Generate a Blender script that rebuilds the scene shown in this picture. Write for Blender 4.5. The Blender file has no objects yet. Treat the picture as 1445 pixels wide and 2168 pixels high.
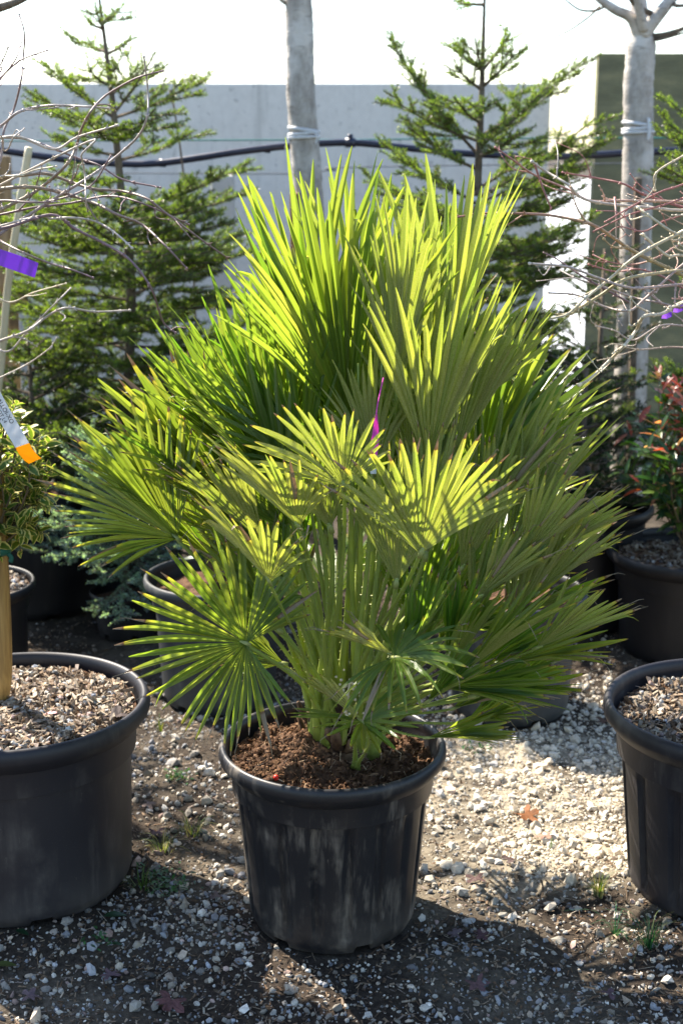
import bpy, math, random
import numpy as np
from mathutils import Vector

# ------------------------------------------------------------------ camera, sky, sun, exposure
SC = bpy.context.scene
COL = SC.collection
R = math.radians
F_PX = 3011.0
PITCH = R(14.7)
CAM_Z = 1.70
cam = bpy.data.cameras.new('camera')
cam.sensor_fit = 'VERTICAL'
cam.sensor_height = 36.0
cam.lens = 50.0
cam.clip_end = 500.0
cam.dof.use_dof = True
cam.dof.focus_distance = 2.84
cam.dof.aperture_fstop = 4.8
cam_o = bpy.data.objects.new('camera', cam)
COL.objects.link(cam_o)
cam_o.location = (0, 0, CAM_Z)
cam_o.rotation_euler = (math.pi / 2 - PITCH, 0, 0)
SC.camera = cam_o

SUN_AZ, SUN_EL = -44.0, 46.0          # degrees right of +Y (so: behind, from the left), above the horizon
world = bpy.data.worlds.new('World')
SC.world = world
world.use_nodes = True
_nt = world.node_tree
_sk = _nt.nodes.new('ShaderNodeTexSky')
_sk.sky_type = 'NISHITA'
_sk.sun_disc = False
_sk.sun_elevation = R(SUN_EL)
_sk.sun_rotation = R(SUN_AZ)
_sk.dust_density = 0.6
_sk.air_density = 1.0
_nt.links.new(_sk.outputs[0], _nt.nodes['Background'].inputs[0])
_nt.nodes['Background'].inputs[1].default_value = 0.11
sun = bpy.data.lights.new('sun', 'SUN')
sun.energy = 5.0
sun.angle = R(0.5)
sun.color = (1.0, 0.91, 0.78)
sun_o = bpy.data.objects.new('sun', sun)
COL.objects.link(sun_o)
_sd = Vector((math.sin(R(SUN_AZ)) * math.cos(R(SUN_EL)), math.cos(R(SUN_AZ)) * math.cos(R(SUN_EL)), math.sin(R(SUN_EL))))
sun_o.rotation_euler = (-_sd).to_track_quat('-Z', 'Y').to_euler()
sun_o.location = _sd * 30
SC.view_settings.view_transform = 'Standard'
SC.view_settings.look = 'None'
SC.view_settings.gamma = 1.0
SC.view_settings.use_curve_mapping = False
SC.view_settings.exposure = 1.82
SC.cycles.use_denoising = True
SC.cycles.max_bounces = 10
SC.cycles.transmission_bounces = 8
SC.cycles.diffuse_bounces = 3

rng = np.random.default_rng(7)
random.seed(7)

# ------------------------------------------------------------------ helpers
_cp, _sp = math.cos(PITCH), math.sin(PITCH)
def P(px, py, Y):
    """the point at distance Y in front of the camera that a photograph pixel looks at"""
    u = (px - 722.5) / F_PX
    v = (1084.0 - py) / F_PX
    d = np.array((u, _cp + v * _sp, -_sp + v * _cp))
    return np.array((0, 0, CAM_Z)) + d * (Y / d[1])

def unit(v):
    v = np.asarray(v, float)
    return v / (np.linalg.norm(v) + 1e-12)

ORG = {}
def empty(name, loc, label, cat, group=None):
    o = bpy.data.objects.new(name, None)
    o.empty_display_size = 0.05
    COL.objects.link(o)
    o.location = loc
    ORG[o.name] = np.array(loc, float)
    tag(o, label, cat, group)
    return o

def tag(o, label=None, cat=None, group=None, kind=None):
    if label: o['label'] = label
    if cat: o['category'] = cat
    if group: o['group'] = group
    if kind: o['kind'] = kind
    return o

def build(name, V, Fs, mats, parent=None, smooth=True, uv=None, col=None, mat_idx=None, loc=None):
    """V n x 3 world coordinates, Fs array m x k or list of such arrays; uv/col are per vertex"""
    V = np.asarray(V, np.float64)
    if not isinstance(Fs, list): Fs = [Fs]
    Fs = [np.asarray(f, np.int32) for f in Fs if len(f)]
    if parent is not None: org = ORG[parent.name]
    elif loc is not None: org = np.array(loc, float)
    else: org = np.zeros(3)
    me = bpy.data.meshes.new(name)
    me.vertices.add(len(V))
    me.vertices.foreach_set('co', (V - org).astype(np.float32).ravel())
    nl = sum(f.size for f in Fs); npoly = sum(len(f) for f in Fs)
    me.loops.add(nl); me.polygons.add(npoly)
    li = np.concatenate([f.ravel() for f in Fs])
    me.loops.foreach_set('vertex_index', li)
    tot = np.concatenate([np.full(len(f), f.shape[1], np.int32) for f in Fs])
    st = np.concatenate([[0], np.cumsum(tot)[:-1]]).astype(np.int32)
    me.polygons.foreach_set('loop_start', st)
    me.polygons.foreach_set('loop_total', tot)
    me.polygons.foreach_set('use_smooth', np.full(npoly, smooth, bool))
    if not isinstance(mats, (list, tuple)): mats = [mats]
    for m in mats: me.materials.append(m)
    if mat_idx is not None:
        me.polygons.foreach_set('material_index', np.asarray(mat_idx, np.int32))
    if uv is not None:
        l = me.uv_layers.new(name='UVMap')
        l.data.foreach_set('uv', np.asarray(uv, np.float32)[li].ravel())
    if col is not None:
        c = np.ones((len(V), 4), np.float32); c[:, :3] = col
        a = me.color_attributes.new('tint', 'FLOAT_COLOR', 'POINT')
        a.data.foreach_set('color', c.ravel())
    me.update(calc_edges=True)
    me.validate()
    o = bpy.data.objects.new(name, me)
    COL.objects.link(o)
    if parent is not None:
        o.parent = parent
        ORG[o.name] = org.copy()
    else:
        o.location = org
        ORG[o.name] = org
    return o

def catmull(pts, n=8):
    pts = [np.asarray(p, float) for p in pts]
    if len(pts) < 3:
        return np.array([pts[0] + (pts[-1] - pts[0]) * i / n for i in range(n + 1)])
    p = [2 * pts[0] - pts[1]] + pts + [2 * pts[-1] - pts[-2]]
    out = []
    for i in range(1, len(p) - 2):
        for k in range(n):
            t = k / n
            a, b, c, d = p[i - 1], p[i], p[i + 1], p[i + 2]
            out.append(0.5 * (2 * b + (c - a) * t + (2 * a - 5 * b + 4 * c - d) * t * t + (3 * b - a - 3 * c + d) * t ** 3))
    out.append(pts[-1])
    return np.array(out)

def tube(pts, rad, sides=8, flat=1.0, cap=True, ref=None):
    """verts, list of face arrays; rad scalar or per point; flat squashes the section along its second axis"""
    pts = np.asarray(pts, float); n = len(pts)
    rad = np.full(n, rad, float) if np.isscalar(rad) else np.asarray(rad, float)
    T = np.gradient(pts, axis=0)
    T /= np.linalg.norm(T, axis=1)[:, None] + 1e-12
    u = np.array(ref, float) if ref is not None else np.array((0.0, 0, 1.0)) if abs(T[0][2]) < 0.9 else np.array((1.0, 0, 0))
    V = []
    ang = np.arange(sides) * 2 * math.pi / sides
    for i in range(n):
        u = u - T[i] * np.dot(u, T[i]); u = unit(u)
        w = np.cross(T[i], u)
        V.append(pts[i] + rad[i] * (np.cos(ang)[:, None] * u + flat * np.sin(ang)[:, None] * w))
    V = np.concatenate(V)
    i0 = np.arange(n - 1)[:, None] * sides; j = np.arange(sides)[None]
    Fq = np.stack([i0 + j, i0 + (j + 1) % sides, i0 + sides + (j + 1) % sides, i0 + sides + j], -1).reshape(-1, 4)
    Fs = [Fq]
    if cap:
        V = np.vstack([V, pts[0], pts[-1]])
        a, b = n * sides, n * sides + 1
        jj = np.arange(sides); k = (n - 1) * sides
        Fs.append(np.concatenate([np.stack([np.full(sides, a), (jj + 1) % sides, jj], -1),
                                  np.stack([np.full(sides, b), k + jj, k + (jj + 1) % sides], -1)]))
    return V, Fs

class MB:
    """collects pieces into one mesh"""
    def __init__(s): s.V = []; s.F = {}; s.n = 0; s.C = []; s.U = []; s.M = {}
    def add(s, V, Fs, col=None, uv=None, mi=0):
        V = np.asarray(V, float)
        if not isinstance(Fs, list): Fs = [Fs]
        for f in Fs:
            f = np.asarray(f, np.int32)
            if len(f):
                s.F.setdefault((mi, f.shape[1]), []).append(f + s.n)
        s.V.append(V); s.n += len(V)
        s.C.append(np.broadcast_to(np.asarray(col if col is not None else (1, 1, 1), float), (len(V), 3)))
        s.U.append(np.zeros((len(V), 2)) if uv is None else np.asarray(uv, float))
    def build(s, name, mats, parent=None, smooth=True, **k):
        Fs, mi = [], []
        for (m, kk), l in s.F.items():
            a = np.concatenate(l); Fs.append(a); mi.append(np.full(len(a), m))
        return build(name, np.concatenate(s.V), Fs, mats, parent, smooth, uv=np.concatenate(s.U), col=np.concatenate(s.C), mat_idx=np.concatenate(mi), **k)

def boxv(c, sx, sy, sz):
    c = np.asarray(c, float)
    g = np.array([(x, y, z) for x in (-.5, .5) for y in (-.5, .5) for z in (-.5, .5)]) * (sx, sy, sz)
    Fq = np.array([(0, 1, 3, 2), (4, 6, 7, 5), (0, 4, 5, 1), (2, 3, 7, 6), (0, 2, 6, 4), (1, 5, 7, 3)])
    return g + c, Fq

def bevel_box(name, c, sx, sy, sz, mat, parent=None, bw=0.006, loc=None, rot=None):
    V, Fq = boxv((0, 0, 0), sx, sy, sz)
    if rot is not None: V = V @ np.array(rot).T
    o = build(name, V + np.asarray(c, float), Fq, mat, parent, smooth=False, loc=loc)
    m = o.modifiers.new('bevel', 'BEVEL'); m.width = bw; m.segments = 2
    return o

def vnoise(x, y, seed=0):
    """smooth value noise"""
    r = np.random.default_rng(seed); tab = r.random((64, 64))
    xi = np.floor(x).astype(int); yi = np.floor(y).astype(int)
    fx = x - xi; fy = y - yi
    fx = fx * fx * (3 - 2 * fx); fy = fy * fy * (3 - 2 * fy)
    g = lambda a, b: tab[a % 64, b % 64]
    return (g(xi, yi) * (1 - fx) + g(xi + 1, yi) * fx) * (1 - fy) + (g(xi, yi + 1) * (1 - fx) + g(xi + 1, yi + 1) * fx) * fy

# ------------------------------------------------------------------ materials
class MT:
    def __init__(s, name):
        s.m = bpy.data.materials.new(name); s.m.use_nodes = True
        s.nt = s.m.node_tree; s.N = s.nt.nodes; s.b = s.N['Principled BSDF']; s.out = s.N['Material Output']
        s.tc = s.N.new('ShaderNodeTexCoord')
    def link(s, a, b): s.nt.links.new(a, b)
    def noise(s, scale, detail=4, rough=.55, vec=None, stretch=None):
        n = s.N.new('ShaderNodeTexNoise'); n.inputs['Scale'].default_value = scale
        n.inputs['Detail'].default_value = detail; n.inputs['Roughness'].default_value = rough
        v = vec or s.tc.outputs['Object']
        if stretch is not None:
            mp = s.N.new('ShaderNodeMapping'); mp.inputs['Scale'].default_value = stretch
            s.link(v, mp.inputs['Vector']); v = mp.outputs[0]
        s.link(v, n.inputs['Vector']); return n.outputs['Fac']
    def ramp(s, fac, stops):
        r = s.N.new('ShaderNodeValToRGB'); e = r.color_ramp.elements
        while len(e) < len(stops): e.new(0.5)
        for el, (p, c) in zip(e, stops):
            el.position = p; el.color = (*c, 1) if not np.isscalar(c) else (c, c, c, 1)
        s.link(fac, r.inputs[0]); return r.outputs[0]
    def mix(s, fac, a, b, mode='MIX'):
        m = s.N.new('ShaderNodeMix'); m.data_type = 'RGBA'; m.blend_type = mode
        for v, i in ((fac, 0), (a, 6), (b, 7)):
            if hasattr(v, 'links'): s.link(v, m.inputs[i])
            elif np.isscalar(v): m.inputs[i].default_value = v
            else: m.inputs[i].default_value = (*v, 1)
        return m.outputs[2]
    def math(s, op, a, b=None, clamp=False):
        m = s.N.new('ShaderNodeMath'); m.operation = op; m.use_clamp = clamp
        for v, i in ((a, 0), (b, 1)):
            if v is None: continue
            if hasattr(v, 'links'): s.link(v, m.inputs[i])
            else: m.inputs[i].default_value = v
        return m.outputs[0]
    def attr(s, name='tint'):
        a = s.N.new('ShaderNodeAttribute'); a.attribute_name = name; return a.outputs['Color']
    def bump(s, h, strength=.3, dist=.01):
        b = s.N.new('ShaderNodeBump'); b.inputs['Strength'].default_value = strength; b.inputs['Distance'].default_value = dist
        s.link(h, b.inputs['Height']); s.link(b.outputs[0], s.b.inputs['Normal']); return b.outputs[0]
    def set(s, color=None, rough=None, spec=None):
        for v, k in ((color, 'Base Color'), (rough, 'Roughness'), (spec, 'Specular IOR Level')):
            if v is None: continue
            if hasattr(v, 'links'): s.link(v, s.b.inputs[k])
            elif np.isscalar(v): s.b.inputs[k].default_value = v
            else: s.b.inputs[k].default_value = (*v, 1)
        return s
    def translucent(s, color, fac, nrm=None):
        t = s.N.new('ShaderNodeBsdfTranslucent'); mx = s.N.new('ShaderNodeMixShader')
        if hasattr(color, 'links'): s.link(color, t.inputs[0])
        else: t.inputs[0].default_value = (*color, 1)
        if nrm is not None: s.link(nrm, t.inputs['Normal'])
        mx.inputs[0].default_value = fac
        s.link(s.b.outputs[0], mx.inputs[1]); s.link(t.outputs[0], mx.inputs[2]); s.link(mx.outputs[0], s.out.inputs[0])

def mat_palm_leaf():
    t = MT('palm_leaf')
    uv = t.N.new('ShaderNodeSeparateXYZ'); t.link(t.tc.outputs['UV'], uv.inputs[0])
    u, v = uv.outputs[0], uv.outputs[1]
    sep = t.N.new('ShaderNodeSeparateColor'); t.link(t.attr(), sep.inputs[0])
    rnd, tip, hue = sep.outputs
    geo = t.N.new('ShaderNodeNewGeometry')
    vein = t.math('SINE', t.math('MULTIPLY', u, 62.0))
    vein01 = t.math('ADD', t.math('MULTIPLY', vein, .5), .5)
    blot = t.noise(9, 3)
    g = t.mix(rnd, (.026, .080, .010), (.075, .150, .018))
    g = t.mix(t.math('MULTIPLY', hue, .9), g, (.17, .195, .040))
    g = t.mix(t.math('MULTIPLY', vein01, .25), g, (.14, .20, .04))
    g = t.mix(t.math('MULTIPLY', blot, .35), g, (.055, .10, .020))
    # pale felty scurf on the under side
    sp = t.ramp(t.noise(420, 2, .7), [(.40, 0.0), (.62, 1.0)])
    scurf = t.mix(t.math('MULTIPLY', sp, .75), (.26, .25, .045), (.56, .49, .21))
    under = t.mix(t.math('ADD', t.math('MULTIPLY', hue, .75), .25, clamp=True), g, scurf)
    base = t.mix(geo.outputs['Backfacing'], g, under)
    # pale midrib; seams between the pleats darkened with painted fold shade
    mid = t.math('ABSOLUTE', t.math('SUBTRACT', u, .5))
    rib = t.ramp(mid, [(.03, 1.), (.075, 0.)])
    seam_shade = t.ramp(mid, [(.40, 0.), (.47, 1.)])
    base = t.mix(t.math('MULTIPLY', rib, .55), base, (.42, .40, .15))
    base = t.mix(t.math('MULTIPLY', seam_shade, .50), base, (.040, .055, .012))
    # withered tips: yellow ring, then brown-grey
    d = t.math('SUBTRACT', v, tip)
    jit = t.math('MULTIPLY', t.math('SUBTRACT', t.noise(60, 2), .5), .05)
    d = t.math('ADD', d, jit)
    yel = t.math('MULTIPLY', t.math('ADD', d, .085), 13.0, clamp=True)
    brn = t.math('MULTIPLY', d, 40.0, clamp=True)
    rust = t.math('MULTIPLY', t.math('ADD', d, .008), 90.0, clamp=True)
    base = t.mix(t.math('MULTIPLY', yel, .6), base, (.36, .30, .04))
    base = t.mix(rust, base, (.22, .085, .025))
    base = t.mix(brn, base, (.40, .31, .19))
    tr = t.mix(rnd, (.11, .31, .010), (.33, .49, .030))
    tr = t.mix(hue, tr, (.50, .52, .055))
    tr = t.mix(t.math('MULTIPLY', vein01, .3), tr, (.20, .30, .008))
    tr = t.mix(t.math('MULTIPLY', geo.outputs['Backfacing'], t.math('MULTIPLY', sp, .50)), tr, (.46, .46, .08))
    tr = t.mix(t.math('MULTIPLY', rib, .6), tr, (.13, .20, .01))
    tr = t.mix(t.math('MULTIPLY', yel, .7), tr, (.70, .55, .05))
    tr = t.mix(rust, tr, (.10, .05, .02))
    rg = t.math('ADD', t.math('MULTIPLY', geo.outputs['Backfacing'], .34), .27)
    t.set(base, rg, .5)
    nb = t.bump(t.math('ADD', t.math('MULTIPLY', vein01, .6), t.math('MULTIPLY', sp, .2)), .22, .0012)
    t.translucent(tr, .50)
    t.link(t.math('SUBTRACT', .55, t.math('MULTIPLY', geo.outputs['Backfacing'], .08)), t.N['Mix Shader'].inputs[0])
    return t.m

def mat_petiole():
    t = MT('palm_petiole')
    uv = t.N.new('ShaderNodeSeparateXYZ'); t.link(t.tc.outputs['UV'], uv.inputs[0])
    n = t.noise(40, 4, .6, stretch=(1, 1, .25))
    c = t.mix(n, (.17, .24, .028), (.36, .40, .09))
    c = t.mix(t.ramp(t.noise(260, 2), [(.62, 0.), (.75, .8)]), c, (.36, .34, .20))
    c = t.mix(t.math('MULTIPLY', uv.outputs[0], .8), c, (.42, .38, .20))
    t.set(c, .42, .45); t.bump(t.noise(150, 3), .2, .002)
    t.translucent((.42, .52, .04), .25)
    return t.m

def mat_simple(name, c1, c2, scale=20, rough=.7, bump=.3, bd=.004, stretch=None, spec=.3, tint=False, detail=5, trans=None, c3=None):
    t = MT(name)
    n = t.noise(scale, detail, .62, stretch=stretch)
    c = t.ramp(n, [(.3, c1), (.7, c2)])
    if c3 is not None:
        c = t.mix(t.ramp(t.noise(scale * .23, 3), [(.5, 0.), (.68, 1.)]), c, c3)
    if tint: c = t.mix(1.0, c, t.attr(), 'MULTIPLY')
    t.set(c, rough, spec)
    if bump: t.bump(n, bump, bd)
    if trans: t.translucent(trans[0], trans[1])
    return t.m

def mat_tint(name, rough=.8, noise=45, amt=.45, spec=.25, bump=.25, bd=.003, trans=None):
    """colour from the vertex attribute, broken up by noise"""
    t = MT(name)
    n = t.noise(noise, 4, .65)
    c = t.mix(1.0, t.attr(), t.ramp(n, [(.25, 1 - amt), (.75, 1 + amt * .6)]), 'MULTIPLY')
    t.set(c, rough, spec)
    if bump: t.bump(n, bump, bd)
    if trans:
        t.translucent(t.mix(1.0, c, trans[0], 'MULTIPLY'), trans[1])
    return t.m

def mat_pot(name, base=(.010, .010, .012), dust=(.21, .185, .155), amount=.5, rough=.42):
    t = MT(name)
    streak = t.noise(22, 5, .65, stretch=(1, 1, .16))
    cloud = t.noise(7, 5, .6)
    fine = t.noise(420, 2, .7)
    z = t.N.new('ShaderNodeSeparateXYZ'); t.link(t.tc.outputs['Object'], z.inputs[0])
    low = t.ramp(z.outputs[2], [(.0, .22), (.10, .04), (.2, 0.)])
    m = t.math('MULTIPLY', t.ramp(streak, [(.48, 0.), (.68, 1.)]), t.ramp(cloud, [(.44, 0.), (.62, 1.)]))
    m = t.math('ADD', t.math('MULTIPLY', m, amount), t.math('MULTIPLY', low, t.ramp(cloud, [(.35, 0.), (.6, 1.)])), clamp=True)
    specks = t.ramp(fine, [(.69, 0.), (.76, .45)])
    m = t.math('MAXIMUM', m, specks)
    scr = t.ramp(t.noise(16, 3, .7, stretch=(5, 5, .5)), [(.655, 0.), (.675, .35), (.69, 0.)])
    m = t.math('MAXIMUM', m, t.math('MULTIPLY', scr, t.ramp(cloud, [(.45, 0.), (.6, 1.)])))
    m = t.math('ADD', m, t.math('MULTIPLY', t.noise(3, 3), .025), clamp=True)
    t.set(t.mix(m, base, dust), t.math('ADD', t.math('MULTIPLY', m, .4), rough, clamp=True), .38)
    t.bump(t.math('ADD', streak, t.math('MULTIPLY', fine, .15)), .10, .003)
    return t.m

def mat_ground():
    t = MT('soil_ground')
    a = t.noise(2.2, 5, .6); b = t.noise(60, 6, .7); c = t.noise(300, 3, .7)
    dark = t.ramp(b, [(.3, (.014, .010, .008)), (.7, (.062, .047, .034))])
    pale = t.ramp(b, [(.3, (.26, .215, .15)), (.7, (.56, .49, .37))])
    col = t.mix(t.math('MULTIPLY', t.ramp(a, [(.45, 0.), (.72, 1.)]), .22), dark, pale)
    # fines lightened over the sunny patch right of the pots: sunlight painted in
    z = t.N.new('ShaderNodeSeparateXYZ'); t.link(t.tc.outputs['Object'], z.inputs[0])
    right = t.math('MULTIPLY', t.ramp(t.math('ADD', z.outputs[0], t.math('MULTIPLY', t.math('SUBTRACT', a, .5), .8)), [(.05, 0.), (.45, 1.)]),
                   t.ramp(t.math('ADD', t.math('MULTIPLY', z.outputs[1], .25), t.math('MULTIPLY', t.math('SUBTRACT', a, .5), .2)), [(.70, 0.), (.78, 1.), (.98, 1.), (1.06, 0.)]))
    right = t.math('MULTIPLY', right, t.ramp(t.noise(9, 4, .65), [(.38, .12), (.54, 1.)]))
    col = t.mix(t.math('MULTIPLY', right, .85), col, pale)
    col = t.mix(t.ramp(c, [(.66, 0.), (.74, .6)]), col, (.34, .31, .26))
    t.set(col, .95, .15); t.bump(t.math('ADD', b, t.math('MULTIPLY', c, .4)), .7, .012)
    return t.m

def mat_concrete(name, c1, c2, joint=False):
    t = MT(name)
    a = t.noise(1.3, 5, .6); b = t.noise(24, 6, .7); s = t.noise(5, 4, .6, stretch=(3, 3, .25))
    pit = t.ramp(t.noise(34, 2, .5), [(.66, 0.), (.72, 1.)])
    c = t.mix(a, c1, c2)
    c = t.mix(t.math('MULTIPLY', t.ramp(b, [(.4, 0.), (.7, 1.)]), .3), c, tuple(x * .72 for x in c1))
    c = t.mix(t.math('MULTIPLY', t.ramp(s, [(.55, 0.), (.75, 1.)]), .35), c, (.20, .19, .165))
    c = t.mix(t.math('MULTIPLY', pit, .35), c, (.12, .12, .12))
    # rusty drips
    z = t.N.new('ShaderNodeSeparateXYZ'); t.link(t.tc.outputs['Object'], z.inputs[0])
    dr = t.math('MULTIPLY', t.ramp(t.noise(9, 3, .6, stretch=(4, 1, .12)), [(.60, 0.), (.70, 1.)]),
                t.ramp(z.outputs[2], [(1.15, 0.), (1.45, 1.), (1.58, 1.), (1.62, 0.)]))
    c = t.mix(t.math('MULTIPLY', dr, .45), c, (.30, .20, .09))
    t.set(c, .9, .2); t.bump(t.math('ADD', b, pit), .35, .004)
    return t.m

def mat_netting():
    t = MT('olive_netting')
    w = t.N.new('ShaderNodeTexWave'); w.wave_type = 'BANDS'; w.bands_direction = 'Z'
    w.inputs['Scale'].default_value = 26; w.inputs['Distortion'].default_value = 2.5; w.inputs['Detail'].default_value = 3
    w.inputs['Detail Scale'].default_value = 3
    t.link(t.tc.outputs['Object'], w.inputs['Vector'])
    n = t.noise(3.5, 5, .65, stretch=(1, 1, 3.5)); f = t.noise(50, 4, .7, stretch=(.5, 1, 2))
    c = t.ramp(n, [(.35, (.13, .125, .072)), (.52, (.20, .19, .105)), (.70, (.36, .31, .16))])
    c = t.mix(t.math('MULTIPLY', w.outputs['Fac'], .45), c, (.085, .088, .058))
    c = t.mix(t.math('MULTIPLY', f, .4), c, (.24, .225, .14))
    t.set(c, .9, .15); t.bump(w.outputs['Fac'], .4, .006)
    return t.m

def mat_bark(name, c1, c2, c3, scale=30):
    t = MT(name)
    a = t.noise(scale, 5, .65, stretch=(1, 1, .45)); b = t.noise(scale * .25, 4, .6); r = t.noise(26, 4, .6, stretch=(.6, .6, 2.2))
    c = t.ramp(a, [(.3, c1), (.68, c2)])
    c = t.mix(t.ramp(b, [(.48, 0.), (.66, 1.)]), c, c3)
    c = t.mix(t.math('MULTIPLY', t.ramp(r, [(.60, 0.), (.70, 1.)]), .55), c, tuple(x * .5 for x in c1))
    t.set(c, .85, .2); t.bump(t.math('ADD', a, r), .5, .008)
    return t.m

def mat_edge_leaf(name, green, edge, tcol, rough=.35):
    """broad leaf with a pale margin: uv u = 0..1 across"""
    t = MT(name)
    uv = t.N.new('ShaderNodeSeparateXYZ'); t.link(t.tc.outputs['UV'], uv.inputs[0])
    e = t.math('ABSOLUTE', t.math('SUBTRACT', uv.outputs[0], .5))
    e = t.math('ADD', e, t.math('MULTIPLY', t.math('SUBTRACT', t.noise(70, 3), .5), .22))
    g = t.mix(1.0, green, t.attr(), 'MULTIPLY')
    c = t.mix(t.ramp(e, [(.27, 0.), (.36, 1.)]), g, edge)
    t.set(c, rough, .5)
    t.translucent(t.mix(t.ramp(e, [(.27, 0.), (.36, 1.)]), tcol, (.65, .60, .12)), .40)
    return t.m

M = {}
M['leaf'] = mat_palm_leaf()
M['petiole'] = mat_petiole()
M['fibre'] = mat_simple('palm_fibre', (.025, .012, .006), (.11, .058, .027), 70, .9, .6, .006, stretch=(1, 1, .3), c3=(.17, .11, .06))
M['pot'] = mat_pot('black_plastic', dust=(.24, .20, .155), amount=.75)
M['pot_clean'] = mat_pot('black_plastic_smooth', base=(.012, .0115, .0155), amount=.20, rough=.50)
M['pot_grey'] = mat_pot('weathered_grey_plastic', base=(.026, .029, .032), dust=(.13, .13, .11), amount=.5, rough=.55)
M['pot_dark'] = mat_pot('dark_plastic', base=(.005, .005, .007), dust=(.06, .055, .05), amount=.2, rough=.5)
M['peat'] = mat_simple('brown_peat', (.030, .014, .007), (.155, .080, .040), 90, .95, .9, .008, c3=(.075, .038, .018))
M['crumb'] = mat_tint('soil_crumbs', .95, 90, .5, .1)
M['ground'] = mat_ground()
M['stone'] = mat_tint('gravel_stone', .85, 120, .35, .25, .3, .002)
M['chip'] = mat_tint('wood_chip', .85, 150, .5, .15)
M['concrete'] = mat_concrete('pale_concrete', (.62, .585, .535), (.71, .68, .63))
M['post'] = mat_concrete('post_concrete', (.42, .40, .37), (.55, .52, .47))
M['yard'] = mat_concrete('pale_paving', (.60, .62, .65), (.70, .72, .75))
M['net'] = mat_netting()
M['bark'] = mat_bark('pale_bark', (.25, .22, .19), (.47, .43, .38), (.56, .52, .47))
M['bark_dark'] = mat_bark('brown_bark', (.07, .05, .035), (.19, .145, .105), (.14, .12, .09), 60)
M['twig'] = mat_tint('bare_twig', .5, 120, .45, .45, .3, .002)
M['needle'] = mat_tint('spruce_needle', .42, 9, .30, .5, 0, trans=((1.9, 2.0, .6), .48))
M['wood'] = mat_simple('sawn_wood', (.22, .135, .060), (.42, .28, .145), 16, .8, .4, .004, stretch=(3, 3, .25), c3=(.30, .17, .06))
M['wood_orange'] = mat_simple('orange_wood', (.26, .115, .030), (.45, .24, .075), 14, .75, .4, .004, stretch=(3, 3, .25))
M['stake'] = mat_simple('round_stake_wood', (.14, .075, .020), (.42, .26, .085), 18, .7, .6, .005, stretch=(4, 4, .12), c3=(.07, .038, .014))
M['bamboo'] = mat_simple('bamboo', (.45, .38, .23), (.58, .52, .36), 9, .5, .15, .002, stretch=(2, 2, .3))
M['hose'] = mat_simple('navy_pipe', (.008, .009, .022), (.016, .018, .040), 30, .38, .1, .001, spec=.5)
M['wire_green'] = mat_simple('green_wire', (.03, .15, .13), (.05, .20, .17), 40, .5, 0)
M['wire'] = mat_simple('grey_wire', (.10, .10, .11), (.16, .16, .17), 40, .5, 0)
M['tie'] = mat_simple('white_tape', (.62, .62, .62), (.78, .77, .76), 60, .6, .2, .002, trans=((.8, .8, .8), .2))
M['tie_green'] = mat_simple('green_tie', (.006, .075, .055), (.012, .11, .08), 60, .5, .2, .002)
M['purple'] = mat_simple('purple_tag', (.30, .085, .62), (.34, .10, .68), 8, .6, 0, trans=((.40, .13, .82), .35))
M['pink'] = mat_simple('pink_tag', (.62, .05, .42), (.72, .09, .50), 12, .5, 0, trans=((.85, .12, .60), .40))
M['white_tag'] = mat_simple('white_tag', (.72, .72, .73), (.80, .80, .80), 12, .5, 0, trans=((.8, .8, .8), .35))
M['orange'] = mat_simple('orange_print', (.88, .42, .008), (.92, .48, .012), 12, .5, 0, trans=((.95, .55, .012), .4))
M['ink'] = mat_simple('ink', (.02, .02, .02), (.03, .03, .03), 12, .6, 0)
M['euonymus'] = mat_edge_leaf('variegated_leaf', (.040, .095, .020), (.62, .54, .17), (.22, .36, .02))
M['broad'] = mat_tint('broad_leaf', .32, 25, .35, .5, .15, .002, trans=((1.6, 1.9, .7), .35))
M['dead'] = mat_tint('fallen_leaf', .7, 60, .5, .3, .4, .003, trans=((1.2, .9, .6), .15))
M['grass'] = mat_tint('grass_blade', .5, 30, .3, .4, 0, trans=((1.6, 1.6, .5), .35))
M['berry'] = mat_simple('red_berry', (.50, .02, .012), (.62, .04, .02), 90, .3, 0)
M['petal'] = mat_simple('pink_petal', (.62, .26, .28), (.72, .36, .36), 60, .6, .1, .002)

# ------------------------------------------------------------------ ground, wall, far yard
def gz(x, y):
    x = np.asarray(x, float); y = np.asarray(y, float)
    near = np.exp(-((x / 3.5) ** 4)) * np.exp(-(((y - 3.6) / 3.2) ** 4))
    h = (vnoise(x * 1.7, y * 1.7, 1) - .5) * .030 + (vnoise(x * 7, y * 7, 2) - .5) * .014 + (vnoise(x * 31, y * 31, 3) - .5) * .006
    return h * near - .004

def axis_steps(lo, hi, step, far):
    a = list(np.arange(lo, hi + 1e-6, step)); s = step; x = hi
    while x < far: s *= 1.35; x += s; a.append(x)
    s = step; x = lo
    while x > -far: s *= 1.35; x -= s; a.insert(0, x)
    return np.array(a)
gx = axis_steps(-1.9, 1.9, .022, 120); gy = axis_steps(1.6, 6.0, .022, 120)
GX, GY = np.meshgrid(gx, gy)
GV = np.stack([GX, GY, gz(GX, GY)], -1).reshape(-1, 3)
nx, ny = len(gx), len(gy)
ii = (np.arange(ny - 1)[:, None] * nx + np.arange(nx - 1)[None]).ravel()
GF = np.stack([ii, ii + 1, ii + nx + 1, ii + nx], -1)
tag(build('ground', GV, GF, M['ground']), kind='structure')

# pale sunlit paving beyond the wall, seen through the gap
V, Fq = boxv((3, 35, .03), 60, 52, .06)
tag(build('paved_yard', V, Fq, M['yard'], smooth=False), kind='structure')

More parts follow.
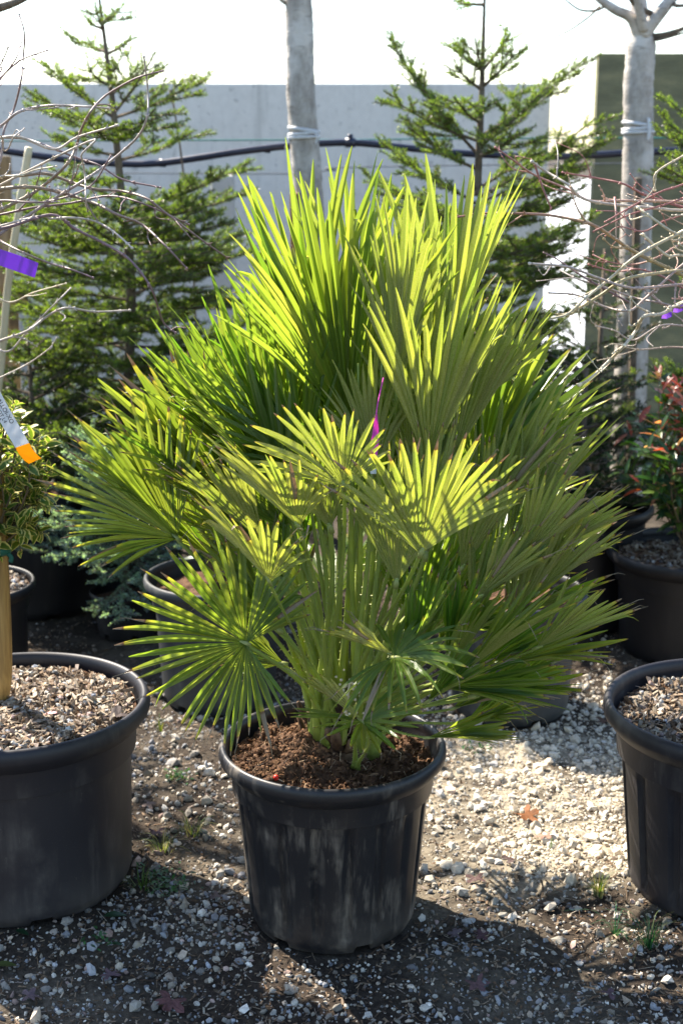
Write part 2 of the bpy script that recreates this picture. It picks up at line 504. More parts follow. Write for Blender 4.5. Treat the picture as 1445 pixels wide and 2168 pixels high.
def wall_slab(name, x0, x1, y, z1, th, mat, label, cat, bw=.012):
    V, Fq = boxv((0, 0, z1 / 2 - .02), x1 - x0, th, z1 + .04)
    o = build(name, V + np.array(((x0 + x1) / 2, y, 0)), Fq, mat, smooth=False, loc=((x0 + x1) / 2, y, 0))
    m = o.modifiers.new('bevel', 'BEVEL'); m.width = bw; m.segments = 2
    return tag(o, label, cat)
WY = 8.0
wr = P(1162, 300, WY)[0]
wall_slab('concrete_wall', -6.5, wr, WY + .07, P(700, 176, WY)[2], .14, M['concrete'],
          'long pale grey concrete wall behind the left spruce and pipe', 'wall')
BY = 7.7
wall_slab('netting_panel', P(1258, 300, BY)[0], 6.0, BY + .04, P(1350, 113, BY)[2], .08, M['net'],
          'tall panel covered in olive netting behind the right pale trunk', 'panel', .004)
# concrete post and boards leaning at the wall
pz = P(470, 371, 7.55)
wall_slab('concrete_post', P(446, 420, 7.55)[0], P(494, 420, 7.55)[0], 7.62, pz[2], .12, M['post'],
          'short square concrete post in front of the grey wall', 'post', .015)
def board(name, p0, p1, w, th, mat, label, cat):
    p0 = np.array(p0); p1 = np.array(p1); a = unit(p1 - p0); L = np.linalg.norm(p1 - p0)
    x = unit(np.cross(a, (0, 1, 0))); yv = np.cross(a, x)
    rot = np.stack([x, yv, a], 1)
    o = bevel_box(name, (p0 + p1) / 2, w, th, L, mat, rot=rot, bw=.006, loc=tuple(p0))
    return tag(o, label, cat)
b0 = P(62, 880, 6.9); b0[2] = 0; b1 = P(36, 600, 7.1)
board('timber_board', b0, b1, .10, .04, M['stake'], 'orange brown upright board at the far left behind the bamboo cane', 'board')
b0 = P(66, 880, 6.6); b0[2] = 0; b1 = P(64, 655, 6.7)
board('timber_board', b0, b1, .10, .035, M['post'], 'pale grey weathered board beside the orange board at far left', 'board')
b0 = P(10, 880, 7.3); b0[2] = 0; b1 = P(4, 330, 7.4)
board('timber_board', b0, b1, .09, .04, M['wood'], 'brown post at the left edge standing close to the wall', 'board')

# ------------------------------------------------------------------ pipe and wires along the wall
def line_obj(name, pts, r, mat, label, cat, sides=10, n=10):
    c = catmull(pts, n)
    V, Fs = tube(c, r, sides)
    return tag(build(name, V, Fs, mat, loc=tuple(c[len(c) // 2])), label, cat)
HY = 6.45
hp = [(-1100, 318), (-700, 300), (-400, 314), (-200, 300), (-60, 308), (0, 318), (70, 328), (160, 340), (270, 347), (340, 345), (420, 334), (500, 322), (620, 308), (740, 302), (850, 312), (960, 323), (1060, 329),
      (1170, 332), (1260, 328), (1340, 323), (1445, 318), (1600, 306), (1850, 318), (2200, 302), (2600, 316)]
pipe = empty('irrigation_pipe', tuple(P(700, 305, HY)), 'dark navy irrigation pipe sagging in waves across the grey wall', 'pipe')
c = catmull([P(x, y, HY + .02 * math.sin(x * .01)) for x, y in hp], 8)
V, Fs = tube(c, .0155, 12)
build('pipe_run', V, Fs, M['hose'], pipe)
q = P(741, 302, HY)
V, Fs = tube(np.array([q + (-.022, 0, 0), q + (.022, 0, 0)]), .021, 12); b_ = MB(); b_.add(V, Fs)
V, Fs = tube(np.array([q + (0, 0, .01), q + (0, 0, .036)]), .012, 10); b_.add(V, Fs)
b_.build('dripper_fitting', M['hose'], pipe)
for x, y in ((345, 345), (1062, 329), (566, 315)):
    q = P(x, y, HY)
    V, Fs = tube(np.array([q + (-.014, 0, .001), q + (.014, 0, -.001)]), .0185, 12)
    build('pipe_coupler', V, Fs, M['hose'], pipe)
line_obj('support_wire', [P(-1100, 304, 6.5), P(400, 297, 6.5), P(740, 296, 6.5), P(1100, 293, 6.5), P(2600, 289, 6.5)], .0032, M['wire_green'],
         'thin green wire stretched just above the navy pipe', 'wire', 6)
line_obj('support_wire', [P(-1100, 352, 7.4), P(450, 368, 7.4), P(700, 361, 7.4), P(860, 352, 7.4), P(2600, 330, 7.4)], .0030, M['wire'],
         'thin grey wire crossing the wall below the pipe', 'wire', 6)

# ------------------------------------------------------------------ pots
def lathe(prof, seg=96, flute=None, notch=None):
    prof = np.array(prof, float); n = len(prof)
    th = np.arange(seg) * 2 * math.pi / seg
    r = np.repeat(prof[:, :1], seg, 1); z = np.repeat(prof[:, 1:2], seg, 1)
    if flute is not None:
        k, amp, z0, z1 = flute
        w = np.clip((z - z0) / .02, 0, 1) * np.clip((z1 - z) / .012, 0, 1)
        s = np.cos(th * k)[None]
        r = r - amp * w * np.clip((s - .55) / .3, 0, 1)
    if notch is not None:
        k, ph, zt = notch
        s = np.cos((th - ph) * k)[None]
        z = np.where((s > .82) & (z < zt), zt, z)
    V = np.stack([r * np.cos(th), r * np.sin(th), z], -1).reshape(-1, 3)
    i0 = np.arange(n - 1)[:, None] * seg; j = np.arange(seg)[None]
    Fq = np.stack([i0 + j, i0 + (j + 1) % seg, i0 + seg + (j + 1) % seg, i0 + seg + j], -1).reshape(-1, 4)
    return V, Fq

def plant_pot(loc, r, h, rb, mat, label, flutes=0, soil_drop=.07, tilt=(0, 0)):
    """rim radius r, height h, base radius rb: body, rolled rim, collar; returns the pot and its soil height"""
    loc = np.array(loc, float)
    pot = empty('plant_pot', tuple(loc), label, 'plant pot')
    s = r / .25
    zt = h - .102 * s                       # underside of the lower collar
    r1 = r * .848
    zs = np.linspace(.032, zt, 14)
    def rr(z): return rb * 1.065 + (r1 - rb * 1.065) * (z - .032) / (zt - .032)
    prof = [(rb * .80, .020), (rb * .93, .004), (rb, 0), (rb * 1.02, .008), (rb * 1.05, .018)] + [(rr(z), z) for z in zs]
    V, Fq = lathe(prof, 192, (flutes, .0085 * s, .03, zt - .004) if flutes else None, (6, .9, .016))
    build('pot_body', V + loc, Fq, mat, pot).data.set_sharp_from_angle(angle=R(38))
    # stepped collar
    z2 = h - .048 * s
    prof = [(r1 - .004, zt + .004), (r1 + .0045 * s, zt - .001), (r1 + .006 * s, zt + .004), (r * .888, z2 - .004), (r * .89, z2 + .004)]
    V, Fq = lathe(prof, 128)
    build('pot_collar', V + loc, Fq, mat, pot).data.set_sharp_from_angle(angle=R(30))
    a = np.linspace(0, 1, 9)
    prof = [(r * .885, z2 + .001), (r * .925, z2 - .002), (r * .945, z2 + .004 * s)]
    cz, cr = h - .018 * s, r * .962
    for ang in np.linspace(-35, 215, 16):
        prof.append((cr + .040 * r * math.cos(R(ang)) * 1.0, cz + .018 * s * math.sin(R(ang))))
    zi = h - soil_drop - .03
    prof += [(r * .900, h - .05 * s), (r * .885, h - .10 * s), (r * .86, zi)]
    V, Fq = lathe(prof, 128)
    build('pot_rim', V + loc, Fq, mat, pot).data.set_sharp_from_angle(angle=R(40))
    return pot

def soil_disc(name, loc, r, z, mat, parent, amp=.012, mound=None, seed=5, n=90):
    """bumpy soil surface filling a pot"""
    loc = np.array(loc, float)
    rad = np.linspace(0, 1, n // 2) * r; th = np.arange(n * 2) * math.pi / n
    RR, TT = np.meshgrid(rad, th, indexing='ij')
    x = RR * np.cos(TT); y = RR * np.sin(TT)
    zz = z + amp * ((vnoise(x * 14 + 9, y * 14 + 9, seed) - .5) * 1.6 + (vnoise(x * 45 + 9, y * 45 + 9, seed + 1) - .5) * .9 + (vnoise(x * 130 + 9, y * 130 + 9, seed + 2) - .5) * .55)
    for (mx, my, mr, mh) in (mound or []):
        zz = zz + mh * np.exp(-((x - mx) ** 2 + (y - my) ** 2) / mr ** 2)
    V = np.stack([x, y, zz], -1).reshape(-1, 3) + loc
    a, b = RR.shape
    i0 = np.arange(a - 1)[:, None] * b; j = np.arange(b)[None]
    Fq = np.stack([i0 + j, i0 + b + j, i0 + b + (j + 1) % b, i0 + (j + 1) % b], -1).reshape(-1, 4)
    o = build(name, V, Fq, mat, parent)
    def height(px, py):
        px = np.asarray(px, float); py = np.asarray(py, float)
        h = z + amp * ((vnoise(px * 14 + 9, py * 14 + 9, seed) - .5) * 1.6 + (vnoise(px * 45 + 9, py * 45 + 9, seed + 1) - .5) * .9)
        for (mx, my, mr, mh) in (mound or []):
            h = h + mh * np.exp(-((px - mx) ** 2 + (py - my) ** 2) / mr ** 2)
        return h + loc[2]
    return o, height

# ---- scatter pieces
def _ico():
    p = (1 + 5 ** .5) / 2
    v = np.array([(-1, p, 0), (1, p, 0), (-1, -p, 0), (1, -p, 0), (0, -1, p), (0, 1, p), (0, -1, -p), (0, 1, -p), (p, 0, -1), (p, 0, 1), (-p, 0, -1), (-p, 0, 1)], float)
    f = np.array([(0, 11, 5), (0, 5, 1), (0, 1, 7), (0, 7, 10), (0, 10, 11), (1, 5, 9), (5, 11, 4), (11, 10, 2), (10, 7, 6), (7, 1, 8), (3, 9, 4), (3, 4, 2), (3, 2, 6), (3, 6, 8),
                  (3, 8, 9), (4, 9, 5), (2, 4, 11), (6, 2, 10), (8, 6, 7), (9, 8, 1)])
    return v / np.linalg.norm(v[0]), f
ICO_V, ICO_F = _ico()
def rand_rot(n, g, tilt=1.0):
    q = g.normal(size=(n, 4)); q[:, 1:3] *= tilt
    q /= np.linalg.norm(q, axis=1)[:, None]
    w, x, y, z = q.T
    return np.stack([1 - 2 * (y * y + z * z), 2 * (x * y - w * z), 2 * (x * z + w * y), 2 * (x * y + w * z), 1 - 2 * (x * x + z * z), 2 * (y * z - w * x),
                     2 * (x * z - w * y), 2 * (y * z + w * x), 1 - 2 * (x * x + y * y)], -1).reshape(n, 3, 3)
def stones(pos, size, colr, g, flat=.62):
    n = len(pos)
    v = ICO_V[None] * (1 + g.uniform(-.30, .30, (n, 12, 1)))
    sc = np.stack([g.uniform(.75, 1.35, n), g.uniform(.65, 1.0, n), g.uniform(.42, .85, n) * flat / .62], -1)[:, None]
    v = v * sc * size[:, None, None]
    v = np.einsum('nij,nkj->nki', rand_rot(n, g, .45), v) + pos[:, None]
    f = (ICO_F[None] + (np.arange(n) * 12)[:, None, None]).reshape(-1, 3)
    return v.reshape(-1, 3), f, np.repeat(colr, 12, 0)
CH_V = np.array([(-1, -.8, -.5), (-.9, 1, -.4), (1, -.6, -.5), (.85, .7, -.5), (-1.05, -.6, .5), (-.8, .8, .45), (.95, -.75, .4), (1.1, .45, .5)], float)
CH_F = np.array([(0, 1, 3, 2), (4, 6, 7, 5), (0, 4, 5, 1), (2, 3, 7, 6), (0, 2, 6, 4), (1, 5, 7, 3)])
def chips(pos, L, W, T, colr, g, tilt=.3):
    n = len(pos)
    v = CH_V[None] * (1 + g.uniform(-.25, .25, (n, 8, 1))) * np.stack([L / 2, W / 2, T / 2], -1)[:, None]
    v[:, :, 2] += (v[:, :, 0] ** 2) * g.uniform(-8, 8, (n, 1))
    v = np.einsum('nij,nkj->nki', rand_rot(n, g, tilt), v) + pos[:, None]
    f = (CH_F[None] + (np.arange(n) * 8)[:, None, None]).reshape(-1, 4)
    return v.reshape(-1, 3), f, np.repeat(colr, 8, 0)
STONE_PAL = np.array([(.56, .53, .47), (.62, .60, .56), (.50, .45, .37), (.34, .32, .29), (.28, .29, .32), (.38, .40, .44), (.50, .42, .34), (.46, .34, .30), (.20, .19, .18), (.66, .64, .58)])
CHIP_PAL = np.array([(.20, .14, .09), (.30, .22, .15), (.11, .075, .05), (.38, .31, .23), (.25, .20, .165), (.16, .10, .06), (.44, .37, .28), (.07, .05, .035)])
def pick(pal, n, g, p=None):
    return pal[g.choice(len(pal), n, p=p)] * g.uniform(.75, 1.2, (n, 1))

# pots: (x, y) from the picture, real sizes
POT_MAIN = np.array((-.020, 2.90, .0))
main_pot = plant_pot(POT_MAIN, .250, .418, .176, M['pot'], 'fluted black plastic pot in the centre holding the fan palm', flutes=18, soil_drop=.06)
POT_L = np.array((-.757, 3.07, .0))
left_pot = plant_pot(POT_L, .312, .452, .240, M['pot_clean'], 'large smooth black pot of bark mulch at the left edge', soil_drop=.045)
POT_R = np.array((.905, 3.02, .0))
right_pot = plant_pot(POT_R, .305, .458, .215, M['pot_clean'], 'black plastic pot of bark mulch cut off by the right edge', flutes=16, soil_drop=.05)
POT_BL = np.array((-.385, 4.20, .0))
pot_bl = plant_pot(POT_BL, .225, .40, .165, M['pot_grey'], 'weathered grey pot standing behind the palm, left of it', soil_drop=.05)
POT_BR = np.array((.520, 4.12, .0))
pot_br = plant_pot(POT_BR, .225, .38, .170, M['pot_grey'], 'dark grey pot on gravel behind the palm, right of it', soil_drop=.05)
POT_FL = np.array((-1.16, 4.25, .0))
pot_fl = plant_pot(POT_FL, .200, .36, .150, M['pot_dark'], 'black pot of pale chips behind the wooden stake at left', soil_drop=.03)
POT_FR = np.array((1.17, 4.62, .0))
pot_fr = plant_pot(POT_FR, .270, .365, .200, M['pot_dark'], 'black pot with sunlit rim holding the red tipped shrub', soil_drop=.05)
POT_S1 = np.array((-.86, 5.40, .0))
pot_s1 = plant_pot(POT_S1, .27, .42, .20, M['pot_dark'], 'black pot in deep shade under the left spruce', soil_drop=.05)
POT_S2 = np.array((.50, 5.40, .0))
pot_s2 = plant_pot(POT_S2, .27, .42, .20, M['pot_dark'], 'black pot under the right spruce behind the palm', soil_drop=.05)
POT_B = np.array((-.76, 4.80, .0))
pot_b = plant_pot(POT_B, .13, .16, .10, M['pot_dark'], 'black pot under the blue spruce bush', soil_drop=.04)

POT_D1 = np.array((P(70, 900, 5.15)[0], 5.15, .0))
pot_d1 = plant_pot(POT_D1, .29, .46, .23, M['pot_dark'], 'big black pot lost in shade behind the variegated shrub', soil_drop=.05)
POT_D2 = np.array((P(1235, 900, 4.95)[0], 4.95, .0))
pot_d2 = plant_pot(POT_D2, .26, .44, .20, M['pot_dark'], 'black pot lost in shade left of the red tipped shrub', soil_drop=.05)
peat, peat_h = soil_disc('potting_soil', POT_MAIN, .222, .370, M['peat'], main_pot, .028, [(-.07, -.02, .10, .055), (.02, .03, .09, .055), (.12, .02, .07, -.02)], 5, 130)
g = np.random.default_rng(11)
b_ = MB()
n = 2600
a = g.uniform(0, 2 * math.pi, n); rr = .215 * np.sqrt(g.uniform(0, 1, n))
x, y = rr * np.cos(a), rr * np.sin(a)
pos = np.stack([x + POT_MAIN[0], y + POT_MAIN[1], peat_h(x, y) + g.uniform(-.001, .004, n)], -1)
pal = np.array([(.09, .045, .022), (.15, .08, .04), (.05, .025, .012), (.22, .13, .075), (.07, .036, .02)])
V, Fq, C_ = stones(pos, g.uniform(.0022, .0065, n), pick(pal, n, g), g); b_.add(V, Fq, C_)
n = 420
a = g.uniform(0, 2 * math.pi, n); rr = .21 * np.sqrt(g.uniform(0, 1, n)); x, y = rr * np.cos(a), rr * np.sin(a)
pos = np.stack([x + POT_MAIN[0], y + POT_MAIN[1], peat_h(x, y) + .004], -1)
V, Fq, C_ = chips(pos, g.uniform(.008, .03, n), g.uniform(.0012, .003, n), np.full(n, .0012), pick(CHIP_PAL, n, g) * (1.0, .85, .7), g, .5); b_.add(V, Fq, C_)
tag(b_.build('soil_crumbs', M['crumb'], main_pot, smooth=False), kind='stuff')

def mulch(pot, loc, r, z, seed, n=3200, stone=500, bright=1.0, amp=.012, mound=None):
    g = np.random.default_rng(seed)
    s, hf = soil_disc('potting_soil', loc, r, z, M['peat'], pot, amp, mound, seed)
    b = MB()
    a = g.uniform(0, 2 * math.pi, n); q = r * .97 * np.sqrt(g.uniform(0, 1, n)); x, y = q * np.cos(a), q * np.sin(a)
    pos = np.stack([x + loc[0], y + loc[1], hf(x, y) + g.uniform(0, .010, n)], -1)
    V, Fq, C_ = chips(pos, g.uniform(.010, .032, n), g.uniform(.004, .013, n), g.uniform(.0015, .004, n), pick(CHIP_PAL, n, g, (.16, .2, .08, .2, .14, .06, .12, .04)) * bright, g, .32)
    b.add(V, Fq, C_)
    a = g.uniform(0, 2 * math.pi, stone); q = r * .95 * np.sqrt(g.uniform(0, 1, stone)); x, y = q * np.cos(a), q * np.sin(a)
    pos = np.stack([x + loc[0], y + loc[1], hf(x, y) + g.uniform(.002, .009, stone)], -1)
    V, Fq, C_ = stones(pos, g.uniform(.003, .010, stone), pick(STONE_PAL, stone, g) * .85 * bright, g); b.add(V, Fq, C_)
    tag(b.build('bark_mulch', M['chip'], pot, smooth=False), kind='stuff')
    return hf
hf_l = mulch(left_pot, POT_L, .280, .415, 21, 4200, 650, 1.05, mound=[(.0, -.05, .2, .012)])
hf_r = mulch(right_pot, POT_R, .272, .412, 22, 3600, 350, .8)
hf_fl = mulch(pot_fl, POT_FL, .178, .335, 23, 1200, 260, 1.0)
hf_fr = mulch(pot_fr, POT_FR, .238, .32, 24, 900, 100, .8)
for p_, l_, r_, z_, sd in ((pot_bl, POT_BL, .198, .35, 25), (pot_br, POT_BR, .198, .33, 26), (pot_s1, POT_S1, .236, .37, 27), (pot_s2, POT_S2, .236, .37, 28), (pot_b, POT_B, .114, .13, 29), (pot_d1, POT_D1, .25, .40, 30), (pot_d2, POT_D2, .225, .385, 31)):
    soil_disc('potting_soil', l_, r_, z_, M['peat'], p_, .012, None, sd, 40)

# ------------------------------------------------------------------ gravel and litter on the ground
g = np.random.default_rng(31)
POTS = [(POT_MAIN, .176), (POT_L, .24), (POT_R, .215), (POT_BL, .165), (POT_BR, .17), (POT_FL, .15), (POT_FR, .2), (POT_S1, .2), (POT_S2, .2), (POT_B, .15), (POT_D1, .23), (POT_D2, .20)]
def free(x, y, m=.0):
    ok = np.ones(len(x), bool)
    for p, r in POTS: ok &= (x - p[0]) ** 2 + (y - p[1]) ** 2 > (r + m) ** 2
    return ok
def dens(x, y):
    d = .42 + .75 * np.clip((vnoise(x * 3.1 + 3, y * 3.1 + 3, 8) - .42) * 3.0, 0, 1)
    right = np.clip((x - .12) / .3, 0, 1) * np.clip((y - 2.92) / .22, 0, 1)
    mid = np.clip((y - 3.25) / .3, 0, 1) * .75
    front = np.clip((2.55 - y) / .3, 0, 1) * np.clip((x + .3) / .5, 0, 1) * .6
    back = np.clip((4.45 - y) / .3, .12, 1)
    return np.clip(np.maximum.reduce([d * .62, right, mid * np.clip((x + .5) / .3, .25, 1), front * 1.1]), 0, 1) * back
def scatter(n, y0=2.02, y1=5.6, w=1.0):
    y = y0 + (y1 - y0) * g.uniform(0, 1, n) ** 1.5
    x = g.uniform(-1, 1, n) * (.30 * y + .12)
    return x, y
b_ = MB()
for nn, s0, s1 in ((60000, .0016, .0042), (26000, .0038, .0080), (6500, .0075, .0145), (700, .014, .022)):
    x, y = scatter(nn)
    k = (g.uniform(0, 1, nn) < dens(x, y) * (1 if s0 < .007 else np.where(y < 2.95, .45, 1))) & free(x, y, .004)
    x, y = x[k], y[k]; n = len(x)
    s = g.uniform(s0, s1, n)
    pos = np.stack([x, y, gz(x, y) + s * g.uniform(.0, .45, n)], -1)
    right = np.clip((x - .1) / .3, 0, 1) * np.clip((y - 2.9) / .2, 0, 1)  # sunny patch again: sunlight painted into paler stone colours
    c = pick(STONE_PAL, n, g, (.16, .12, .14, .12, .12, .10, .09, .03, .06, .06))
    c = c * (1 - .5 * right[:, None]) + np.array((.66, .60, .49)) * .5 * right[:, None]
    dirt_shade = (1 - right) * g.uniform(0, 1, n)  # random dirt plus painted shade on stones off the sunny patch
    c = c * (1 - .65 * dirt_shade[:, None]) * (1.03, .99, .93)
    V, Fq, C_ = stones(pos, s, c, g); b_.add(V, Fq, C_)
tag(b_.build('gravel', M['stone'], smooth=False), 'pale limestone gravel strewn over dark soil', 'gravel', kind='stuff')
b_ = MB()
for nn, l0, l1, w0, w1 in ((22000, .005, .017, .002, .007), (1500, .02, .05, .0009, .0016)):
    x, y = scatter(nn)
    k = free(x, y, .004) & (g.uniform(0, 1, nn) < np.clip(1.15 - .75 * dens(x, y), .15, 1)); x, y = x[k], y[k]; n = len(x)
    pos = np.stack([x, y, gz(x, y) + g.uniform(.001, .007, n)], -1)
    V, Fq, C_ = chips(pos, g.uniform(l0, l1, n), g.uniform(w0, w1, n), g.uniform(.0008, .002, n), pick(CHIP_PAL, n, g, (.2, .14, .2, .06, .1, .18, .04, .08)) * .8, g, .25); b_.add(V, Fq, C_)
tag(b_.build('bark_litter', M['chip'], smooth=False), 'small bark chips and dry needles among the gravel', 'litter', kind='stuff')

# single stones big enough to pick out
def subdiv_stone(seed, flat=.6):
    """80-face angular stone of unit size"""
    g = np.random.default_rng(seed)
    V = [tuple(v) for v in ICO_V]; Fn = []; cache = {}
    def mid(a, b):
        k = (min(a, b), max(a, b))
        if k not in cache:
            m = (np.array(V[a]) + np.array(V[b])) / 2; V.append(tuple(m / np.linalg.norm(m))); cache[k] = len(V) - 1
        return cache[k]
    for a, b, c in ICO_F:
        ab, bc, ca = mid(a, b), mid(b, c), mid(c, a)
        Fn += [(a, ab, ca), (b, bc, ab), (c, ca, bc), (ab, bc, ca)]
    V = np.array(V)
    for k in range(16):                                  # chop with planes
        d = unit(g.normal(size=3)); lim = g.uniform(.50, .82)
        t = V @ d; V = V - np.outer(np.clip(t - lim, 0, None), d)
    V *= (1 + g.uniform(-.05, .05, (len(V), 1)))
    return V * (1, g.uniform(.65, .9), flat), np.array(Fn)
def ground_at(px, py):
    """ground point under a photograph pixel"""
    u = (px - 722.5) / F_PX; v = (1084 - py) / F_PX
    d = np.array((u, _cp + v * _sp, -_sp + v * _cp)); t = -CAM_Z / d[2]
    return np.array((d[0] * t, d[1] * t))
STONES = [
    (115, 1972, 17, (.46, .40, .35), 'tan angular stone at the foot of the left pot'),
    (452, 1868, 17, (.62, .60, .57), 'white cracked stone left of the central pot, beside the weeds'),
    (472, 1990, 15, (.60, .58, .54), 'pale stone left of the central pot base'),
    (540, 1985, 16, (.60, .57, .52), 'cream stone just below left of the central pot base'),
    (488, 1922, 12, (.30, .36, .40), 'blue grey stone left of the central pot'),
    (365, 1618, 22, (.34, .33, .33), 'flat grey stone on gravel between left and central pots'),
    (1010, 1628, 27, (.62, .60, .57), 'largest pale stone right behind the central pot rim'),
    (1045, 1610, 17, (.45, .45, .47), 'grey stone just right of the largest pale stone'),
    (1010, 1712, 24, (.66, .62, .54), 'bright flat white stone in the sunlit gravel'),
    (1245, 1658, 19, (.60, .55, .46), 'cream stone near the right pot in sunny gravel'),
    (1252, 1775, 26, (.66, .62, .53), 'large sunlit white stone left of the right pot'),
    (925, 1757, 22, (.58, .53, .45), 'sunlit cream stone touching the central pot side'),
    (945, 1840, 27, (.64, .60, .52), 'big white stone at the lower edge of the sunny patch'),
    (992, 1950, 21, (.48, .48, .48), 'grey angular stone in shade right of the central pot'),
    (1235, 1962, 14, (.50, .46, .40), 'tan stone in shade below the sunny patch'),
    (870, 2092, 16, (.64, .58, .50), 'cream rounded stone in the small sunlit spot at the bottom'),
    (902, 2132, 18, (.64, .60, .53), 'white stone with brown spot at the lower middle'),
    (780, 2142, 15, (.60, .57, .52), 'whitish stone at the bottom edge below the pot'),
    (1185, 1998, 14, (.60, .60, .60), 'small white stone in shade between pot and grass'),
    (1175, 2062, 15, (.36, .38, .46), 'bluish stone near the green grass tuft'),
    (1225, 2048, 16, (.50, .49, .47), 'pale flat stone left of the green grass tuft'),
    (415, 2112, 14, (.60, .57, .52), 'small white stone beside the reddish fallen leaf'),
    (105, 2042, 13, (.58, .53, .45), 'cream stone on dark soil in front of the left pot'),
    (190, 2118, 10, (.62, .60, .57), 'little white stone on dark soil at lower left'),
    (62, 2062, 16, (.42, .36, .30), 'brown crumbly stone near the lower left edge'),
    (1140, 2130, 14, (.36, .36, .38), 'grey stone near the bottom right gravel'),
]
for i, (px, py, hw, colr, lab) in enumerate(STONES):
    q = ground_at(px, py); d = math.hypot(q[1], CAM_Z)
    s = hw * d / F_PX * .80
    colr = tuple(np.array(colr) * (.80, .77, .72))
    V, Fq = subdiv_stone(100 + i, .55)
    a = rng.uniform(0, 6.28)
    V = V @ np.array([(math.cos(a), -math.sin(a), 0), (math.sin(a), math.cos(a), 0), (0, 0, 1)])
    z0 = float(gz(q[0], q[1]))
    o = build('stone', V * s + (q[0], q[1], z0 + s * .20), Fq, M['stone'], smooth=False, col=np.full((len(V), 3), colr), loc=(q[0], q[1], z0))
    tag(o, lab, 'stone', 'larger stones among the gravel')

# ------------------------------------------------------------------ the palm
PALM = np.array((POT_MAIN[0] + .025, POT_MAIN[1] + .02, .36))
palm = empty('dwarf_fan_palm', tuple(PALM), 'bushy green dwarf fan palm with stiff pleated fans in the central pot', 'palm')
UPV = np.array((0, 0, 1.0))

